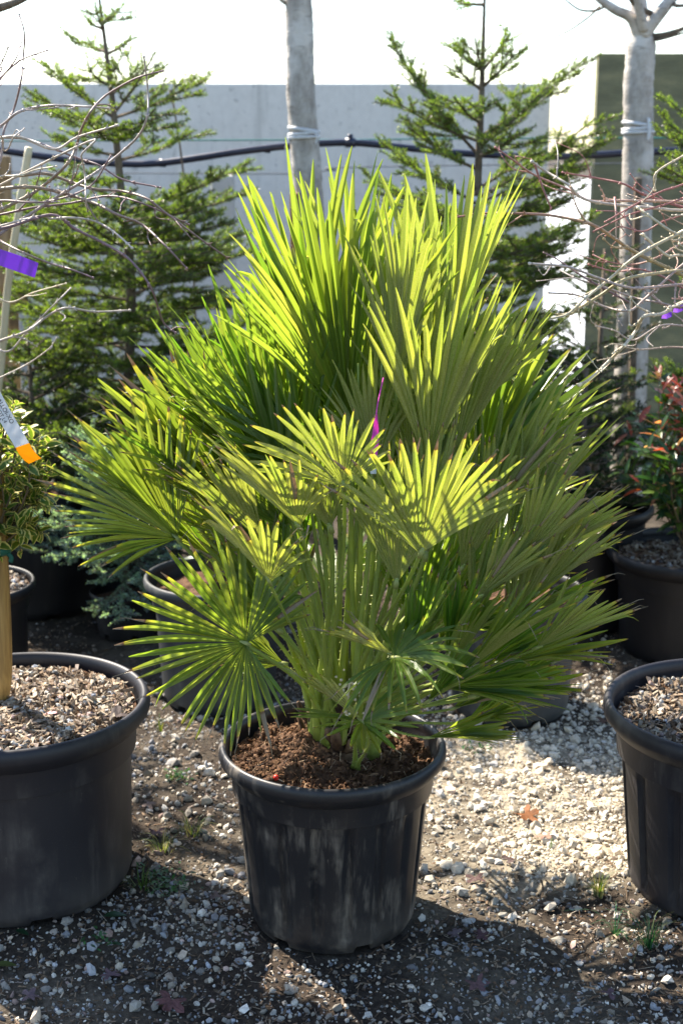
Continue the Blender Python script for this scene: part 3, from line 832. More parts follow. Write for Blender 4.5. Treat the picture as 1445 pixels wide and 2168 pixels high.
def fan_leaf(hub, tip, S, kap, n, face, seed, droop=.05, skew=0., short=.30, brown=.03, hue=.3, base=None, bow=.35, pw=.0098, split=.52, wob=1.0, seglen=1.0):
    """one pleated fan: hub and tip of its middle segment in space, half spread S and fold kap in degrees, face = the way its upper side looks"""
    g = np.random.default_rng(seed)
    hub = np.asarray(hub, float); tip = np.asarray(tip, float)
    L = np.linalg.norm(tip - hub) * seglen; a = unit(tip - hub)
    nn = np.asarray(face, float); nn = unit(nn - a * np.dot(nn, a))
    b = np.cross(a, nn)
    if b[0] < 0: b = -b
    n = max(9, int(round(n * 1.0)))
    S = R(S); kap = R(kap)
    dphi = 2 * S / n
    def direc(ph):
        s = math.sin(ph)
        f = math.sqrt(s * s + .03) - math.sqrt(.03)
        return math.cos(ph) * a + s * math.cos(kap) * b + f * math.sin(kap) * nn
    T_ = np.array([.02, .10, .20, .31, .42, .53, .64, .75, .85, .93, .975, 1.0])
    mb = MB()
    hgt = g.uniform(-1, 1)
    for k in range(n):
        ph = -S + (k + .5) * dphi + g.normal() * dphi * .26
        x = ph / S
        d0 = unit(direc(ph)); dl = direc(ph + .01) - direc(ph - .01)
        lat = unit(dl - d0 * np.dot(dl, d0)); nr = np.cross(lat, d0)
        if np.dot(nr, nn) < 0: nr = -nr
        Ls = L * (1 - short * abs(x) ** 1.8) * (1 + skew * x) * g.uniform(.92, 1.12)
        r = T_ * Ls
        rs = split * Ls * g.uniform(.85, 1.15)
        wmax = max(rs * math.tan(dphi / 2) * 1.12, .0055)
        hw = np.minimum(r * math.tan(dphi / 2) * 1.04, wmax)
        tt = T_
        late = np.clip((tt - .58) / .42, 0, 1)
        hw = np.where(tt > split, wmax * (1.10 - .12 * np.clip((tt - split) / .15, 0, 1)) * (1 - late ** 2.2 * .82), hw)
        hw[-1] = wmax * .08; hw[-2] = wmax * .26
        hw = np.maximum(hw, .0008)
        fold = np.where(tt < split, .80, .80 - .30 * np.clip((tt - split) / .5, 0, 1)) * hw
        # centreline: cupping, wander, gravity
        cup = g.normal(0, .030) * wob; side = g.normal(0, .018) * wob
        dr = droop * g.uniform(.5, 1.5) * (.35 + .65 * (1 - abs(d0[2])))
        free_t = np.clip((tt - .35) / .65, 0, None)
        c = hub + d0 * r[:, None] + nr * ((cup * free_t ** 2 + .03 * tt * (1 - tt)) * Ls)[:, None] + lat * ((side + .05 * x) * free_t ** 2 * Ls)[:, None] - UPV * (dr * tt ** 2.4 * Ls)[:, None]
        tw = g.normal(0, .34) * wob
        ca, sa = np.cos(tw * free_t), np.sin(tw * free_t)
        lt = lat * ca[:, None] + nr * sa[:, None]; nt_ = nr * ca[:, None] - lat * sa[:, None]
        if g.uniform() < .10:            # a segment bent over near its end
            kk = np.clip((tt - g.uniform(.72, .85)) / .2, 0, None)
            c = c - UPV * (kk ** 1.5 * .10 * Ls)[:, None] - d0 * (kk ** 1.7 * .05 * Ls)[:, None]
        Lv = c - lt * hw[:, None] + nt_ * fold[:, None]
        Rv = c + lt * hw[:, None] + nt_ * fold[:, None]
        V = np.stack([Lv, c, Rv], 1).reshape(-1, 3)
        m = len(T_); i0 = np.arange(m - 1) * 3
        Fq = np.concatenate([np.stack([i0, i0 + 1, i0 + 4, i0 + 3], -1), np.stack([i0 + 1, i0 + 2, i0 + 5, i0 + 4], -1)])
        e1 = V[Fq[0, 1]] - V[Fq[0, 0]]; nrm = np.cross(e1, d0)
        if np.dot(nrm, nn) < 0: Fq = Fq[:, ::-1]
        uv = np.stack([np.tile([0, .5, 1.0], m), np.repeat(tt, 3)], -1)
        bt = brown * g.uniform(.1, 2.0) + (.10 * g.uniform() if g.uniform() < .12 else 0)
        if brown >= .02 and g.uniform() < .03: bt = g.uniform(.25, .7)
        col = (g.uniform(0, 1), 1.0 - bt if brown >= .02 and g.uniform() > .12 else 1.2, np.clip(hue + g.normal(0, .15), 0, 1))
        mb.add(V, Fq, col, uv)
        if g.uniform() < .30 * (brown > .02):            # dry bifid thread at the tip
            e = c[-1]; d = unit(c[-1] - c[-3]); L2 = g.uniform(.012, .04)
            w = unit(lat + g.normal(0, .6, 3))
            pts = np.array([e - d * .004, e + d * L2 * .5 + w * .002, e + d * L2 + w * g.uniform(-.012, .012) - UPV * .004])
            V2, F2 = tube(pts, [.0009, .0007, .0003], 3, cap=False)
            mb.add(V2, F2, (.5, .3, .3), np.full((len(V2), 2), (.5, 1.0)))
    leaf = mb.build('fan_leaf', M['leaf'], palm, smooth=False)
    me = leaf.data
    me.polygons.foreach_set('use_smooth', np.zeros(len(me.polygons), bool))
    # petiole with marginal spines
    if base is None:
        an = math.atan2(hub[1] - PALM[1], hub[0] - PALM[0]) + g.normal(0, .5)
        rb_ = g.uniform(.015, .075)
        base = PALM + np.array((rb_ * math.cos(an), rb_ * math.sin(an), g.uniform(.02, .09)))
    base = np.asarray(base, float)
    D = np.linalg.norm(hub - base)
    p1 = base + (UPV * .75 + unit(hub - base) * .45) * D * bow
    p2 = hub - unit(a * .6 + unit(hub - base) * .6) * D * .30
    t = np.linspace(0, 1, 18)[:, None]
    pts = (1 - t) ** 3 * base + 3 * (1 - t) ** 2 * t * p1 + 3 * (1 - t) * t * t * p2 + t ** 3 * (hub + a * .012)
    tt = t[:, 0]
    rad = pw * (1.55 - .95 * np.clip(tt * 2.5, 0, 1) ** .6 - .10 * tt) * (1 + .35 * np.exp(-tt * 22))
    T1 = unit(pts[9] - pts[8]); ref = np.cross(T1, nn)
    pm = MB()
    V, Fs = tube(pts, rad, 8, .55, ref=ref)
    pm.add(V, Fs, uv=np.zeros((len(V), 2)))
    Tn = np.gradient(pts, axis=0); Tn /= np.linalg.norm(Tn, axis=1)[:, None]
    u = unit(ref); 
    for s_ in np.linspace(.10, .94, int(10 + D * 34)):
        i = s_ * 17; i0_ = min(int(i), 16); f = i - i0_
        c = pts[i0_] * (1 - f) + pts[i0_ + 1] * f; T1 = Tn[i0_]; rr = rad[i0_] * (1 - f) + rad[i0_ + 1] * f
        uu = unit(ref - T1 * np.dot(ref, T1))
        for sg in (-1, 1):
            if g.uniform() < .4: continue
            h = g.uniform(.0025, .0055); q = c + uu * sg * rr * .95
            V = np.array([q - T1 * .0022, q + T1 * .0022, q + np.cross(T1, uu) * .0014, q + uu * sg * h + T1 * h * .35])
            pm.add(V, np.array([(0, 1, 3), (1, 2, 3), (2, 0, 3)]), uv=np.array([(.3, 0), (.3, 0), (.3, 0), (1, 0)]))
    # hastula: the little knuckle where the fan opens
    V, Fs = tube(np.array([hub - a * .010, hub + a * .002, hub + a * .014]), [pw * .52, pw * .60, pw * .22], 8, .7, ref=ref)
    pm.add(V, Fs, uv=np.full((len(V), 2), (.45, 0)))
    pet = build('petiole', np.concatenate(pm.V), [np.concatenate(l) for l in pm.F.values()], M['petiole'], leaf, True, uv=np.concatenate(pm.U))
    return leaf

UNDER = (0.0, 1.0, .35)       # upper side looks away from us: we see the felty back
UNDER_R = (-.55, .8, .5)
UNDER_L = (.55, .8, .5)
TOP = (0.0, -.55, .85)
# hub pixel, hub Y, tip pixel, tip Y, half spread, fold, segments, facing, options
FANS = [
    # upright crown, back to front
    ((772, 820), 3.22, (722, 345), 3.26, 46, 58, 22, (.1, -1, .3), dict(brown=0, hue=.55, droop=.01)),
    ((860, 850), 3.20, (940, 430), 3.24, 46, 56, 22, (-.2, 1, .3), dict(brown=0, hue=.55, droop=.01)),
    ((905, 860), 3.12, (1060, 400), 3.16, 44, 58, 22, (-.4, 1, .4), dict(brown=0, hue=.55, droop=.01)),
    ((738, 905), 3.00, (628, 385), 2.98, 44, 42, 26, (.25, -1, .45), dict(brown=0, hue=.45, droop=.02, short=.15)),
    ((690, 960), 3.10, (560, 560), 3.15, 50, 40, 24, (.3, -1, .5), dict(brown=.005, hue=.4, droop=.02)),
    ((842, 815), 2.90, (858, 440), 2.84, 40, 52, 20, UNDER, dict(brown=0, hue=.65, droop=.01)),
    ((905, 985), 2.84, (1075, 610), 2.74, 46, 42, 24, UNDER_R, dict(brown=.005, hue=.55, droop=.01, short=.2)),
    ((930, 930), 3.05, (1180, 700), 3.05, 44, 45, 22, UNDER_R, dict(brown=.005, hue=.5, droop=.01)),
    # left side
    ((592, 1000), 2.96, (425, 610), 2.96, 46, 40, 26, (.5, -.9, .5), dict(brown=.008, hue=.35, droop=.02)),
    ((610, 1060), 2.88, (355, 770), 2.86, 44, 45, 24, (.5, -.6, .8), dict(brown=.012, hue=.4, droop=.02)),
    ((500, 1060), 3.06, (270, 800), 3.10, 50, 45, 24, (.5, -.6, .8), dict(brown=.05, hue=.5, droop=.02)),
    ((470, 1090), 3.00, (330, 860), 3.02, 52, 40, 22, (.4, -.6, .8), dict(brown=.05, hue=.55, droop=.02)),
    ((375, 1140), 2.82, (135, 950), 2.80, 66, 26, 34, (.25, -.75, .75), dict(brown=.05, hue=.5, droop=.03, short=.20, pw=.009)),
    ((560, 1150), 2.80, (350, 985), 2.74, 40, 50, 20, UNDER_L, dict(brown=.04, hue=.6, droop=.03)),
    ((520, 1362), 2.60, (275, 1275), 2.52, 138, 18, 46, (.15, -.85, .55), dict(brown=.045, hue=.45, droop=.05, short=.40, pw=.0085, split=.44, wob=1.3)),
    ((565, 1290), 2.78, (430, 1135), 2.76, 50, 40, 20, (.4, -.6, .7), dict(brown=.04, hue=.5, droop=.02)),
    ((610, 1120), 2.95, (420, 930), 2.92, 46, 40, 22, (.4, -.8, .7), dict(brown=.03, hue=.4, droop=.02)),
    # felty backs in front
    ((632, 1115), 2.62, (520, 955), 2.56, 60, 25, 20, UNDER_L, dict(brown=.03, hue=.75, droop=.01, skew=-.38, short=.05, pw=.0075)),
    ((570, 1232), 2.56, (480, 1085), 2.50, 74, 30, 20, UNDER_L, dict(brown=.03, hue=.7, droop=.02, skew=-.38, short=.10, pw=.0070)),
    ((728, 1030), 2.60, (690, 865), 2.55, 82, 25, 22, UNDER, dict(brown=.02, hue=.6, droop=.02, skew=-.38, short=.15, pw=.0070)),
    ((890, 1172), 2.56, (975, 935), 2.48, 66, 22, 24, (-.25, 1, .45), dict(brown=.045, hue=.65, droop=.03, short=.05, pw=.0095)),
    ((838, 1237), 2.68, (862, 955), 2.64, 42, 35, 20, UNDER, dict(brown=.02, hue=.6, droop=.01, pw=.0095)),
    ((900, 1180), 2.80, (930, 900), 2.80, 40, 40, 20, UNDER, dict(brown=.03, hue=.5, droop=.01)),
    # right side
    ((1000, 1140), 3.02, (1235, 850), 3.04, 40, 48, 22, UNDER_R, dict(brown=.01, hue=.5, droop=.01)),
    ((1010, 1120), 2.90, (1200, 930), 2.86, 42, 48, 22, UNDER_R, dict(brown=.03, hue=.55, droop=.01)),
    ((1095, 1195), 2.78, (1305, 1040), 2.72, 46, 40, 24, UNDER_R, dict(brown=.03, hue=.6, droop=.02, short=.15)),
    ((1080, 1330), 2.80, (1220, 1120), 2.76, 40, 50, 18, UNDER_R, dict(brown=.035, hue=.45, droop=.02)),
    ((1135, 1372), 2.72, (1345, 1295), 2.64, 44, 40, 18, UNDER_R, dict(brown=.045, hue=.5, droop=.02, short=.1, pw=.008)),
    ((985, 1420), 2.66, (1215, 1265), 2.60, 30, 55, 14, (-.4, -.1, .9), dict(brown=.045, hue=.45, droop=.02, pw=.008)),
    ((940, 1440), 2.72, (1080, 1240), 2.70, 34, 55, 16, (-.5, -.2, .85), dict(brown=.04, hue=.2, droop=.02)),
    ((880, 1400), 2.82, (1000, 1180), 2.84, 40, 45, 18, (-.5, -.4, .8), dict(brown=.03, hue=.1, droop=.02)),
    ((930, 1360), 2.92, (1080, 1150), 2.96, 44, 45, 20, (-.5, -.4, .8), dict(brown=.03, hue=.1, droop=.02)),
    ((835, 1392), 2.52, (985, 1385), 2.44, 128, 15, 26, (-.1, -.35, .95), dict(brown=.035, hue=.2, droop=.30, short=.1, pw=.0085, split=.36, wob=1.6)),
    ((925, 1455), 2.70, (1190, 1478), 2.62, 32, 45, 16, (-.1, -.4, .9), dict(brown=.03, hue=.15, droop=.04, pw=.008)),
    ((1080, 1440), 2.95, (1210, 1395), 2.92, 46, 30, 16, (-.3, -.5, .8), dict(brown=.04, hue=.3, droop=.03, pw=.007)),
    ((905, 1562), 2.70, (1100, 1560), 2.68, 28, 50, 12, (-.2, -.3, .9), dict(brown=.03, hue=.5, droop=.04, pw=.0065)),
    ((960, 1500), 2.80, (1140, 1440), 2.80, 40, 45, 16, (-.3, -.4, .9), dict(brown=.03, hue=.25, droop=.04, pw=.007)),
    ((766, 1528), 2.58, (815, 1590), 2.46, 118, 25, 16, (.1, -.6, .8), dict(brown=.04, hue=.25, droop=.05, short=-.15, pw=.0058, split=.28, bow=.12, base=(.030, 2.84, .385))),
    ((925, 860), 3.04, (1072, 385), 3.02, 34, 52, 16, UNDER_R, dict(brown=0, hue=.55, droop=.0, short=.05)),
    ((660, 900), 3.16, (640, 350), 3.18, 30, 52, 16, (.2, -1, .3), dict(brown=0, hue=.5, droop=.0, short=.1)),
    ((545, 1015), 2.98, (318, 700), 2.98, 42, 42, 22, (.5, -.8, .6), dict(brown=.01, hue=.3, droop=.02)),
    ((485, 1065), 2.94, (215, 800), 2.94, 44, 42, 22, (.4, -.7, .7), dict(brown=.04, hue=.45, droop=.02)),
    ((425, 1120), 2.92, (170, 880), 2.92, 42, 40, 20, (.4, -.7, .7), dict(brown=.04, hue=.45, droop=.02)),
    # fill round the stalks
    ((590, 1335), 2.74, (425, 1245), 2.70, 46, 35, 18, (.4, -.5, .8), dict(brown=.04, hue=.45, droop=.04)),
    ((600, 1405), 2.86, (455, 1385), 2.84, 46, 30, 16, (.3, -.5, .85), dict(brown=.04, hue=.4, droop=.06)),
    ((560, 1180), 2.88, (390, 1075), 2.86, 46, 40, 20, (.4, -.6, .8), dict(brown=.04, hue=.5, droop=.03)),
    ((530, 1110), 2.92, (310, 925), 2.92, 44, 40, 22, (.4, -.7, .7), dict(brown=.04, hue=.5, droop=.02)),
    ((640, 1180), 2.98, (540, 1000), 3.00, 52, 35, 22, (.2, -1, .6), dict(brown=.01, hue=.3, droop=.02)),
    ((1010, 1265), 2.70, (1190, 1165), 2.66, 42, 42, 20, UNDER_R, dict(brown=.04, hue=.4, droop=.02)),
    ((975, 1205), 2.76, (1130, 1010), 2.72, 44, 42, 20, UNDER_R, dict(brown=.02, hue=.5, droop=.01)),
    ((1070, 1405), 2.74, (1310, 1375), 2.70, 32, 45, 14, (-.3, -.2, .9), dict(brown=.04, hue=.4, droop=.05)),
    ((905, 1485), 2.66, (1060, 1395), 2.62, 40, 45, 16, (-.4, -.3, .85), dict(brown=.03, hue=.2, droop=.04, pw=.007)),
    ((985, 1530), 2.84, (1130, 1495), 2.84, 40, 40, 14, (-.2, -.4, .9), dict(brown=.03, hue=.3, droop=.05, pw=.007)),
    ((870, 1330), 2.96, (960, 1090), 2.98, 50, 38, 20, (-.3, -1, .5), dict(brown=.01, hue=.15, droop=.01)),
    ((1140, 1180), 2.86, (1345, 1075), 2.84, 38, 45, 18, UNDER_R, dict(brown=.03, hue=.55, droop=.02)),
    ((768, 1530), 2.58, (640, 1432), 2.56, 20, 45, 10, UNDER_L, dict(brown=.05, hue=.9, droop=.0, pw=.0042, bow=.12, base=(.034, 2.83, .385))),
    ((832, 1388), 2.54, (690, 1335), 2.50, 26, 40, 12, UNDER_L, dict(brown=.05, hue=.9, droop=.02, pw=.005)),
    ((700, 1120), 2.72, (640, 960), 2.70, 46, 40, 18, UNDER, dict(brown=.02, hue=.6, droop=.01)),
    ((790, 1000), 2.86, (770, 760), 2.84, 46, 42, 20, UNDER, dict(brown=.01, hue=.5, droop=.01)),
    # more of the crown
    ((700, 900), 3.06, (545, 480), 3.06, 40, 52, 20, (.35, -1, .4), dict(brown=0, hue=.3, droop=.02)),
    ((650, 1000), 2.94, (480, 740), 2.92, 50, 35, 24, (.4, -1, .5), dict(brown=.005, hue=.2, droop=.02)),
    ((560, 1010), 3.02, (365, 690), 3.04, 44, 40, 22, (.5, -.8, .6), dict(brown=.01, hue=.3, droop=.02)),
    ((870, 970), 2.96, (1000, 600), 2.94, 44, 45, 22, UNDER_R, dict(brown=.005, hue=.45, droop=.01)),
    ((960, 970), 2.94, (1155, 650), 2.90, 40, 48, 20, UNDER_R, dict(brown=.005, hue=.5, droop=.01)),
    ((1070, 1170), 2.98, (1290, 900), 3.00, 40, 46, 20, UNDER_R, dict(brown=.01, hue=.4, droop=.01)),
    ((1130, 1260), 2.82, (1325, 1130), 2.78, 42, 46, 18, UNDER_R, dict(brown=.03, hue=.5, droop=.02)),
    ((1060, 1320), 2.86, (1290, 1230), 2.84, 36, 50, 16, (-.4, -.2, .9), dict(brown=.04, hue=.2, droop=.03)),
    ((990, 1310), 2.76, (1150, 1120), 2.74, 40, 48, 18, UNDER_R, dict(brown=.03, hue=.25, droop=.02)),
    ((945, 1390), 2.62, (1035, 1215), 2.58, 34, 55, 14, (-.5, -.5, .8), dict(brown=.03, hue=.05, droop=.02)),
    ((1010, 1410), 2.90, (1200, 1345), 2.90, 44, 40, 16, (-.3, -.5, .85), dict(brown=.04, hue=.1, droop=.04)),
    ((860, 1420), 2.60, (955, 1225), 2.56, 30, 55, 12, (-.6, -.4, .8), dict(brown=.02, hue=.05, droop=.02)),
    ((1000, 1475), 2.74, (1230, 1445), 2.70, 30, 48, 12, (-.2, -.4, .9), dict(brown=.03, hue=.15, droop=.05)),
    ((450, 1180), 2.94, (300, 1065), 2.94, 44, 42, 18, (.4, -.6, .8), dict(brown=.04, hue=.45, droop=.03)),
    ((600, 1230), 2.90, (480, 1095), 2.90, 50, 40, 18, (.4, -.7, .7), dict(brown=.03, hue=.3, droop=.02)),
    ((770, 960), 3.10, (800, 620), 3.14, 50, 40, 22, (0, -1, .4), dict(brown=0, hue=.3, droop=.01)),
    # back of the plant
    ((660, 1010), 3.24, (500, 700), 3.34, 52, 35, 22, (.3, -1, .5), dict(brown=.01, hue=.45, droop=.02)),
    ((820, 960), 3.28, (800, 560), 3.36, 54, 35, 24, (0, -1, .5), dict(brown=.01, hue=.5, droop=.02)),
    ((990, 1010), 3.20, (1150, 760), 3.28, 52, 35, 22, (-.3, -1, .5), dict(brown=.01, hue=.45, droop=.02)),
    ((560, 1150), 3.18, (400, 1010), 3.28, 56, 30, 22, (.3, -1, .7), dict(brown=.03, hue=.4, droop=.03)),
    ((1010, 1240), 3.16, (1150, 1090), 3.24, 56, 30, 22, (-.3, -1, .7), dict(brown=.03, hue=.3, droop=.03)),
    ((760, 1080), 3.16, (750, 800), 3.26, 54, 30, 22, (0, -1, .5), dict(brown=.01, hue=.35, droop=.02)),
    ((690, 1130), 3.06, (610, 930), 3.10, 54, 35, 22, (.2, -1, .6), dict(brown=.01, hue=.35, droop=.02)),
    ((900, 1060), 3.06, (990, 800), 3.10, 50, 38, 22, (-.2, 1, .5), dict(brown=.01, hue=.3, droop=.02)),
    ((640, 1250), 3.10, (540, 1120), 3.16, 56, 30, 20, (.2, -1, .7), dict(brown=.03, hue=.45, droop=.03)),
    ((905, 1280), 3.06, (1000, 1120), 3.10, 54, 35, 20, (-.2, -1, .6), dict(brown=.03, hue=.15, droop=.02)),
    ((960, 1330), 3.00, (1110, 1300), 3.02, 46, 40, 18, (-.3, -.6, .8), dict(brown=.03, hue=.2, droop=.03)),
]
for i, (hp_, hy, tp_, ty, S_, kp, n_, fc, op) in enumerate(FANS):
    fan_leaf(P(*hp_, hy), P(*tp_, ty), S_, kp, n_, fc, 500 + i, **op)

# fans on the far side, as wide as the near side
for i, (h3, t3_, fc) in enumerate((((.10, .30, .45), (.18, .58, .70), (0, -1, .6)), ((.25, .25, .40), (.50, .48, .60), (-.4, -.8, .7)), ((.0, .33, .50), (.0, .62, .75), (0, -1, .6)),
                                   ((-.15, .30, .45), (-.30, .55, .70), (.3, -1, .6)), ((.32, .12, .35), (.60, .25, .48), (-.6, -.5, .8)), ((.15, .25, .70), (.25, .42, 1.05), (-.2, -1, .4)),
                                   ((-.05, .25, .75), (-.10, .42, 1.10), (0, -1, .4)), ((.30, .20, .60), (.52, .36, .88), (-.4, -.9, .5)), ((.20, .34, .28), (.40, .60, .36), (-.3, -.7, .8)),
                                   ((-.02, .38, .26), (-.02, .68, .34), (0, -.7, .8)))):
    fan_leaf(PALM + h3, PALM + t3_, 56, 32, 22, fc, 800 + i, brown=.02, hue=.3, droop=.03)

# short fibrous trunk with old leaf stubs, new spears and a dry flower stalk
g = np.random.default_rng(77)
th = np.arange(28) * 2 * math.pi / 28
zs = np.linspace(-.03, .15, 12)
V = []
for k, z in enumerate(zs):
    r = .070 * (1 - .35 * (k / 11) ** 2) * (1 + .10 * np.sin(th * 7 + k * 1.9) + g.uniform(-.06, .06, 28))
    if k == 11: r *= .4
    V.append(np.stack([r * np.cos(th), r * np.sin(th), np.full(28, z)], -1))
V = np.concatenate(V) + PALM
i0 = np.arange(11)[:, None] * 28; j = np.arange(28)[None]
build('fibrous_trunk', V, np.stack([i0 + j, i0 + (j + 1) % 28, i0 + 28 + (j + 1) % 28, i0 + 28 + j], -1).reshape(-1, 4), M['fibre'], palm)
for k in range(16):
    an = k * 2.4 + g.uniform(-.2, .2); zz = g.uniform(.0, .11)
    d = np.array((math.cos(an), math.sin(an), 0.0)); L_ = g.uniform(.035, .075)
    p0 = PALM + d * .06 + UPV * zz
    V, Fs = tube(np.array([p0, p0 + d * L_ * .4 + UPV * L_ * .5, p0 + d * L_ * .6 + UPV * L_]), [.016, .013, .009], 7, .5, ref=np.cross(d, UPV))
    build('leaf_stub', V, Fs, M['fibre'], palm)
for k in range(5):
    q0 = PALM + np.array((g.uniform(-.03, .03), g.uniform(-.03, .03), .10)); q1 = q0 + np.array((g.uniform(-.10, .10), g.uniform(-.08, .08), g.uniform(.55, .85)))
    c = catmull([q0, (q0 + q1) / 2 + g.normal(0, .008, 3), q1], 6)
    V, Fs = tube(c, np.linspace(.008, .0022, len(c)), 7, .6)
    build('spear_leaf', V, Fs, M['petiole'], palm, uv=np.zeros((len(V), 2)))
bm_ = MB()
q = P(735, 1470, 2.80)
c = catmull([PALM + (0, -.05, .05), q + (0, 0, -.02), q + (.005, -.01, .035)], 6)
V, Fs = tube(c, np.linspace(.004, .002, len(c)), 5); bm_.add(V, Fs)
for k in range(46):
    o_ = q + g.normal(0, (.014, .01, .022))
    bm_.add(ICO_V * g.uniform(.0022, .0042) + o_, ICO_F)
bm_.build('dry_flower_stalk', M['bamboo'], palm)

# tag hanging inside the palm
def px_sheet(name, rows, mat, parent=None, th=.0007, **kw):
    """rows of world points (left, right); closed thin sheet"""
    rows = np.array(rows); n = len(rows)
    e = np.gradient(rows.mean(1), axis=0); w = rows[:, 1] - rows[:, 0]
    nr = np.cross(e, w); nr /= np.linalg.norm(nr, axis=1)[:, None]
    f = rows + nr[:, None] * th / 2; bk = rows - nr[:, None] * th / 2
    V = np.concatenate([f.reshape(-1, 3), bk.reshape(-1, 3)])
    i = np.arange(n - 1) * 2; o = 2 * n
    Fq = np.concatenate([np.stack([i, i + 1, i + 3, i + 2], -1), np.stack([o + i, o + i + 2, o + i + 3, o + i + 1], -1),
                         np.stack([i, i + 2, o + i + 2, o + i], -1), np.stack([i + 1, o + i + 1, o + i + 3, i + 3], -1),
                         np.array([(0, o, o + 1, 1), (2 * n - 2, 2 * n - 1, o + 2 * n - 1, o + 2 * n - 2)])])
    return build(name, V, Fq, mat, parent, smooth=False, **kw)
tg = empty('plant_tag', tuple(P(792, 920, 2.70)), 'pink and white plastic tag hanging inside the palm crown', 'tag')
px_sheet('pink_strip', [(P(794, 876, 2.72), P(798, 876, 2.72)), (P(790, 905, 2.71), P(801, 905, 2.72)), (P(785, 935, 2.70), P(801, 938, 2.71)), (P(779, 962, 2.69), P(798, 966, 2.70))], M['pink'], tg)
px_sheet('white_strip', [(P(779, 962.5, 2.69), P(798, 966.5, 2.70)), (P(779, 985, 2.685), P(797, 988, 2.695)), (P(784, 1003, 2.68), P(800, 1003, 2.69))], M['white_tag'], tg)
c = catmull([P(796, 876, 2.72), P(800, 850, 2.76), P(811, 800, 2.80)], 6)
V, Fs = tube(c, .0012, 5); build('tag_loop', V, Fs, M['pink'], tg)

# ------------------------------------------------------------------ conifers
def needles(pts, g, nlen, per_m, colA, colB, up=.25, w=.0011, fwd=.55):
    """needles around a shoot (polyline): diamond-shaped two-triangle blades"""
    pts = np.asarray(pts); seg = np.diff(pts, axis=0); sl = np.linalg.norm(seg, axis=1); L = sl.sum()
    n = max(8, int(L * per_m))
    t = np.sort(g.uniform(0, 1, n)) * (len(pts) - 1 - 1e-6); i = t.astype(int); f = (t - i)[:, None]
    c = pts[i] * (1 - f) + pts[i + 1] * f
    T = seg[i] / (sl[i][:, None] + 1e-9)
    rnd = g.normal(size=(n, 3)); rnd -= T * (rnd * T).sum(1)[:, None]; rnd /= np.linalg.norm(rnd, axis=1)[:, None] + 1e-9
    rnd[:, 2] = rnd[:, 2] + up
    d = rnd + T * fwd * g.uniform(.6, 1.5, (n, 1)); d /= np.linalg.norm(d, axis=1)[:, None]
    ln = nlen * g.uniform(.75, 1.15, n)[:, None] * (1 - .35 * (t / (len(pts) - 1))[:, None])
    s = np.cross(d, g.normal(size=(n, 3))); s /= np.linalg.norm(s, axis=1)[:, None] + 1e-9
    a = c; m1 = c + d * ln * .5 + s * w; m2 = c + d * ln * .5 - s * w; e = c + d * ln
    V = np.stack([a, m1, e, m2], 1).reshape(-1, 3)
    Fq = np.arange(n * 4).reshape(n, 4)
    k = g.uniform(0, 1, (n, 1)); colr = np.asarray(colA) * (1 - k) + np.asarray(colB) * k
    colr = colr * g.uniform(.55, 1.5)
    return V, Fq, np.repeat(colr, 4, 0)

def bough(tree, start, end, g, nlen=.017, per_m=900, colA=(.030, .062, .014), colB=(.075, .115, .022), side=.55, step=.055, sag=.04, sub=True, rad=.007, w=.0012, end_len=.10):
    """one branch: curved stem with side shoots in a flat spray, needles all along"""
    start = np.asarray(start, float); end = np.asarray(end, float)
    L = np.linalg.norm(end - start); a = unit(end - start)
    midp = (start + end) / 2 - UPV * sag * L
    c = catmull([start, midp, end], 6)
    mb = MB()
    V, Fs = tube(c, np.linspace(rad, rad * .35, len(c)), 5, cap=False); mb.add(V, Fs, (.16, .12, .08), mi=1)
    def shoot(p, d, l, lev=0):
        q = catmull([p, p + d * l * .5 - UPV * l * .03, p + d * l + UPV * l * g.uniform(-.05, .12)], 3)
        V, Fs = tube(q, np.linspace(.0028, .0014, len(q)), 4, cap=False); mb.add(V, Fs, (.20, .15, .08), mi=1)
        V, Fq, C_ = needles(q, g, nlen, per_m, colA, colB, w=w); mb.add(V, Fq, C_)
        if lev == 0 and l > .09 and sub:
            for _ in range(int(l / .05)):
                t = g.uniform(.35, .8); pp = p + d * l * t
                dd = unit(d + unit(np.cross(d, UPV)) * g.choice((-1, 1)) * g.uniform(.6, 1.0) + UPV * g.uniform(-.15, .2))
                shoot(pp, dd, l * g.uniform(.3, .5), 1)
    sd = unit(np.cross(a, UPV)) if abs(a[2]) < .95 else np.array((1., 0, 0))
    s = .12 * L + .03; k = 0
    while s < L * .97:
        t = s / L * (len(c) - 1); i = min(int(t), len(c) - 2); p = c[i] + (c[i + 1] - c[i]) * (t - i)
        T = unit(c[i + 1] - c[i])
        for sg in (-1, 1):
            l = side * (L - s) * g.uniform(.5, .9) + end_len * g.uniform(.5, 1.0)
            l = min(l, .32)
            shoot(p, unit(T * g.uniform(.7, 1.1) + sd * sg * g.uniform(.7, 1.1) + UPV * g.uniform(-.3, .55)), l * g.uniform(.7, 1.2))
        if g.uniform() < .45: shoot(p, unit(T + UPV * g.uniform(.3, .9) + sd * g.normal(0, .3)), end_len * g.uniform(.4, .8), 1)
        s += step * g.uniform(.8, 1.25); k += 1
    V, Fq, C_ = needles(c[int(len(c) * .25):], g, nlen, per_m * .9, colA, colB, w=w); mb.add(V, Fq, C_)
    return mb.build('branch', [M['needle'], M['bark_dark']], tree, smooth=False)

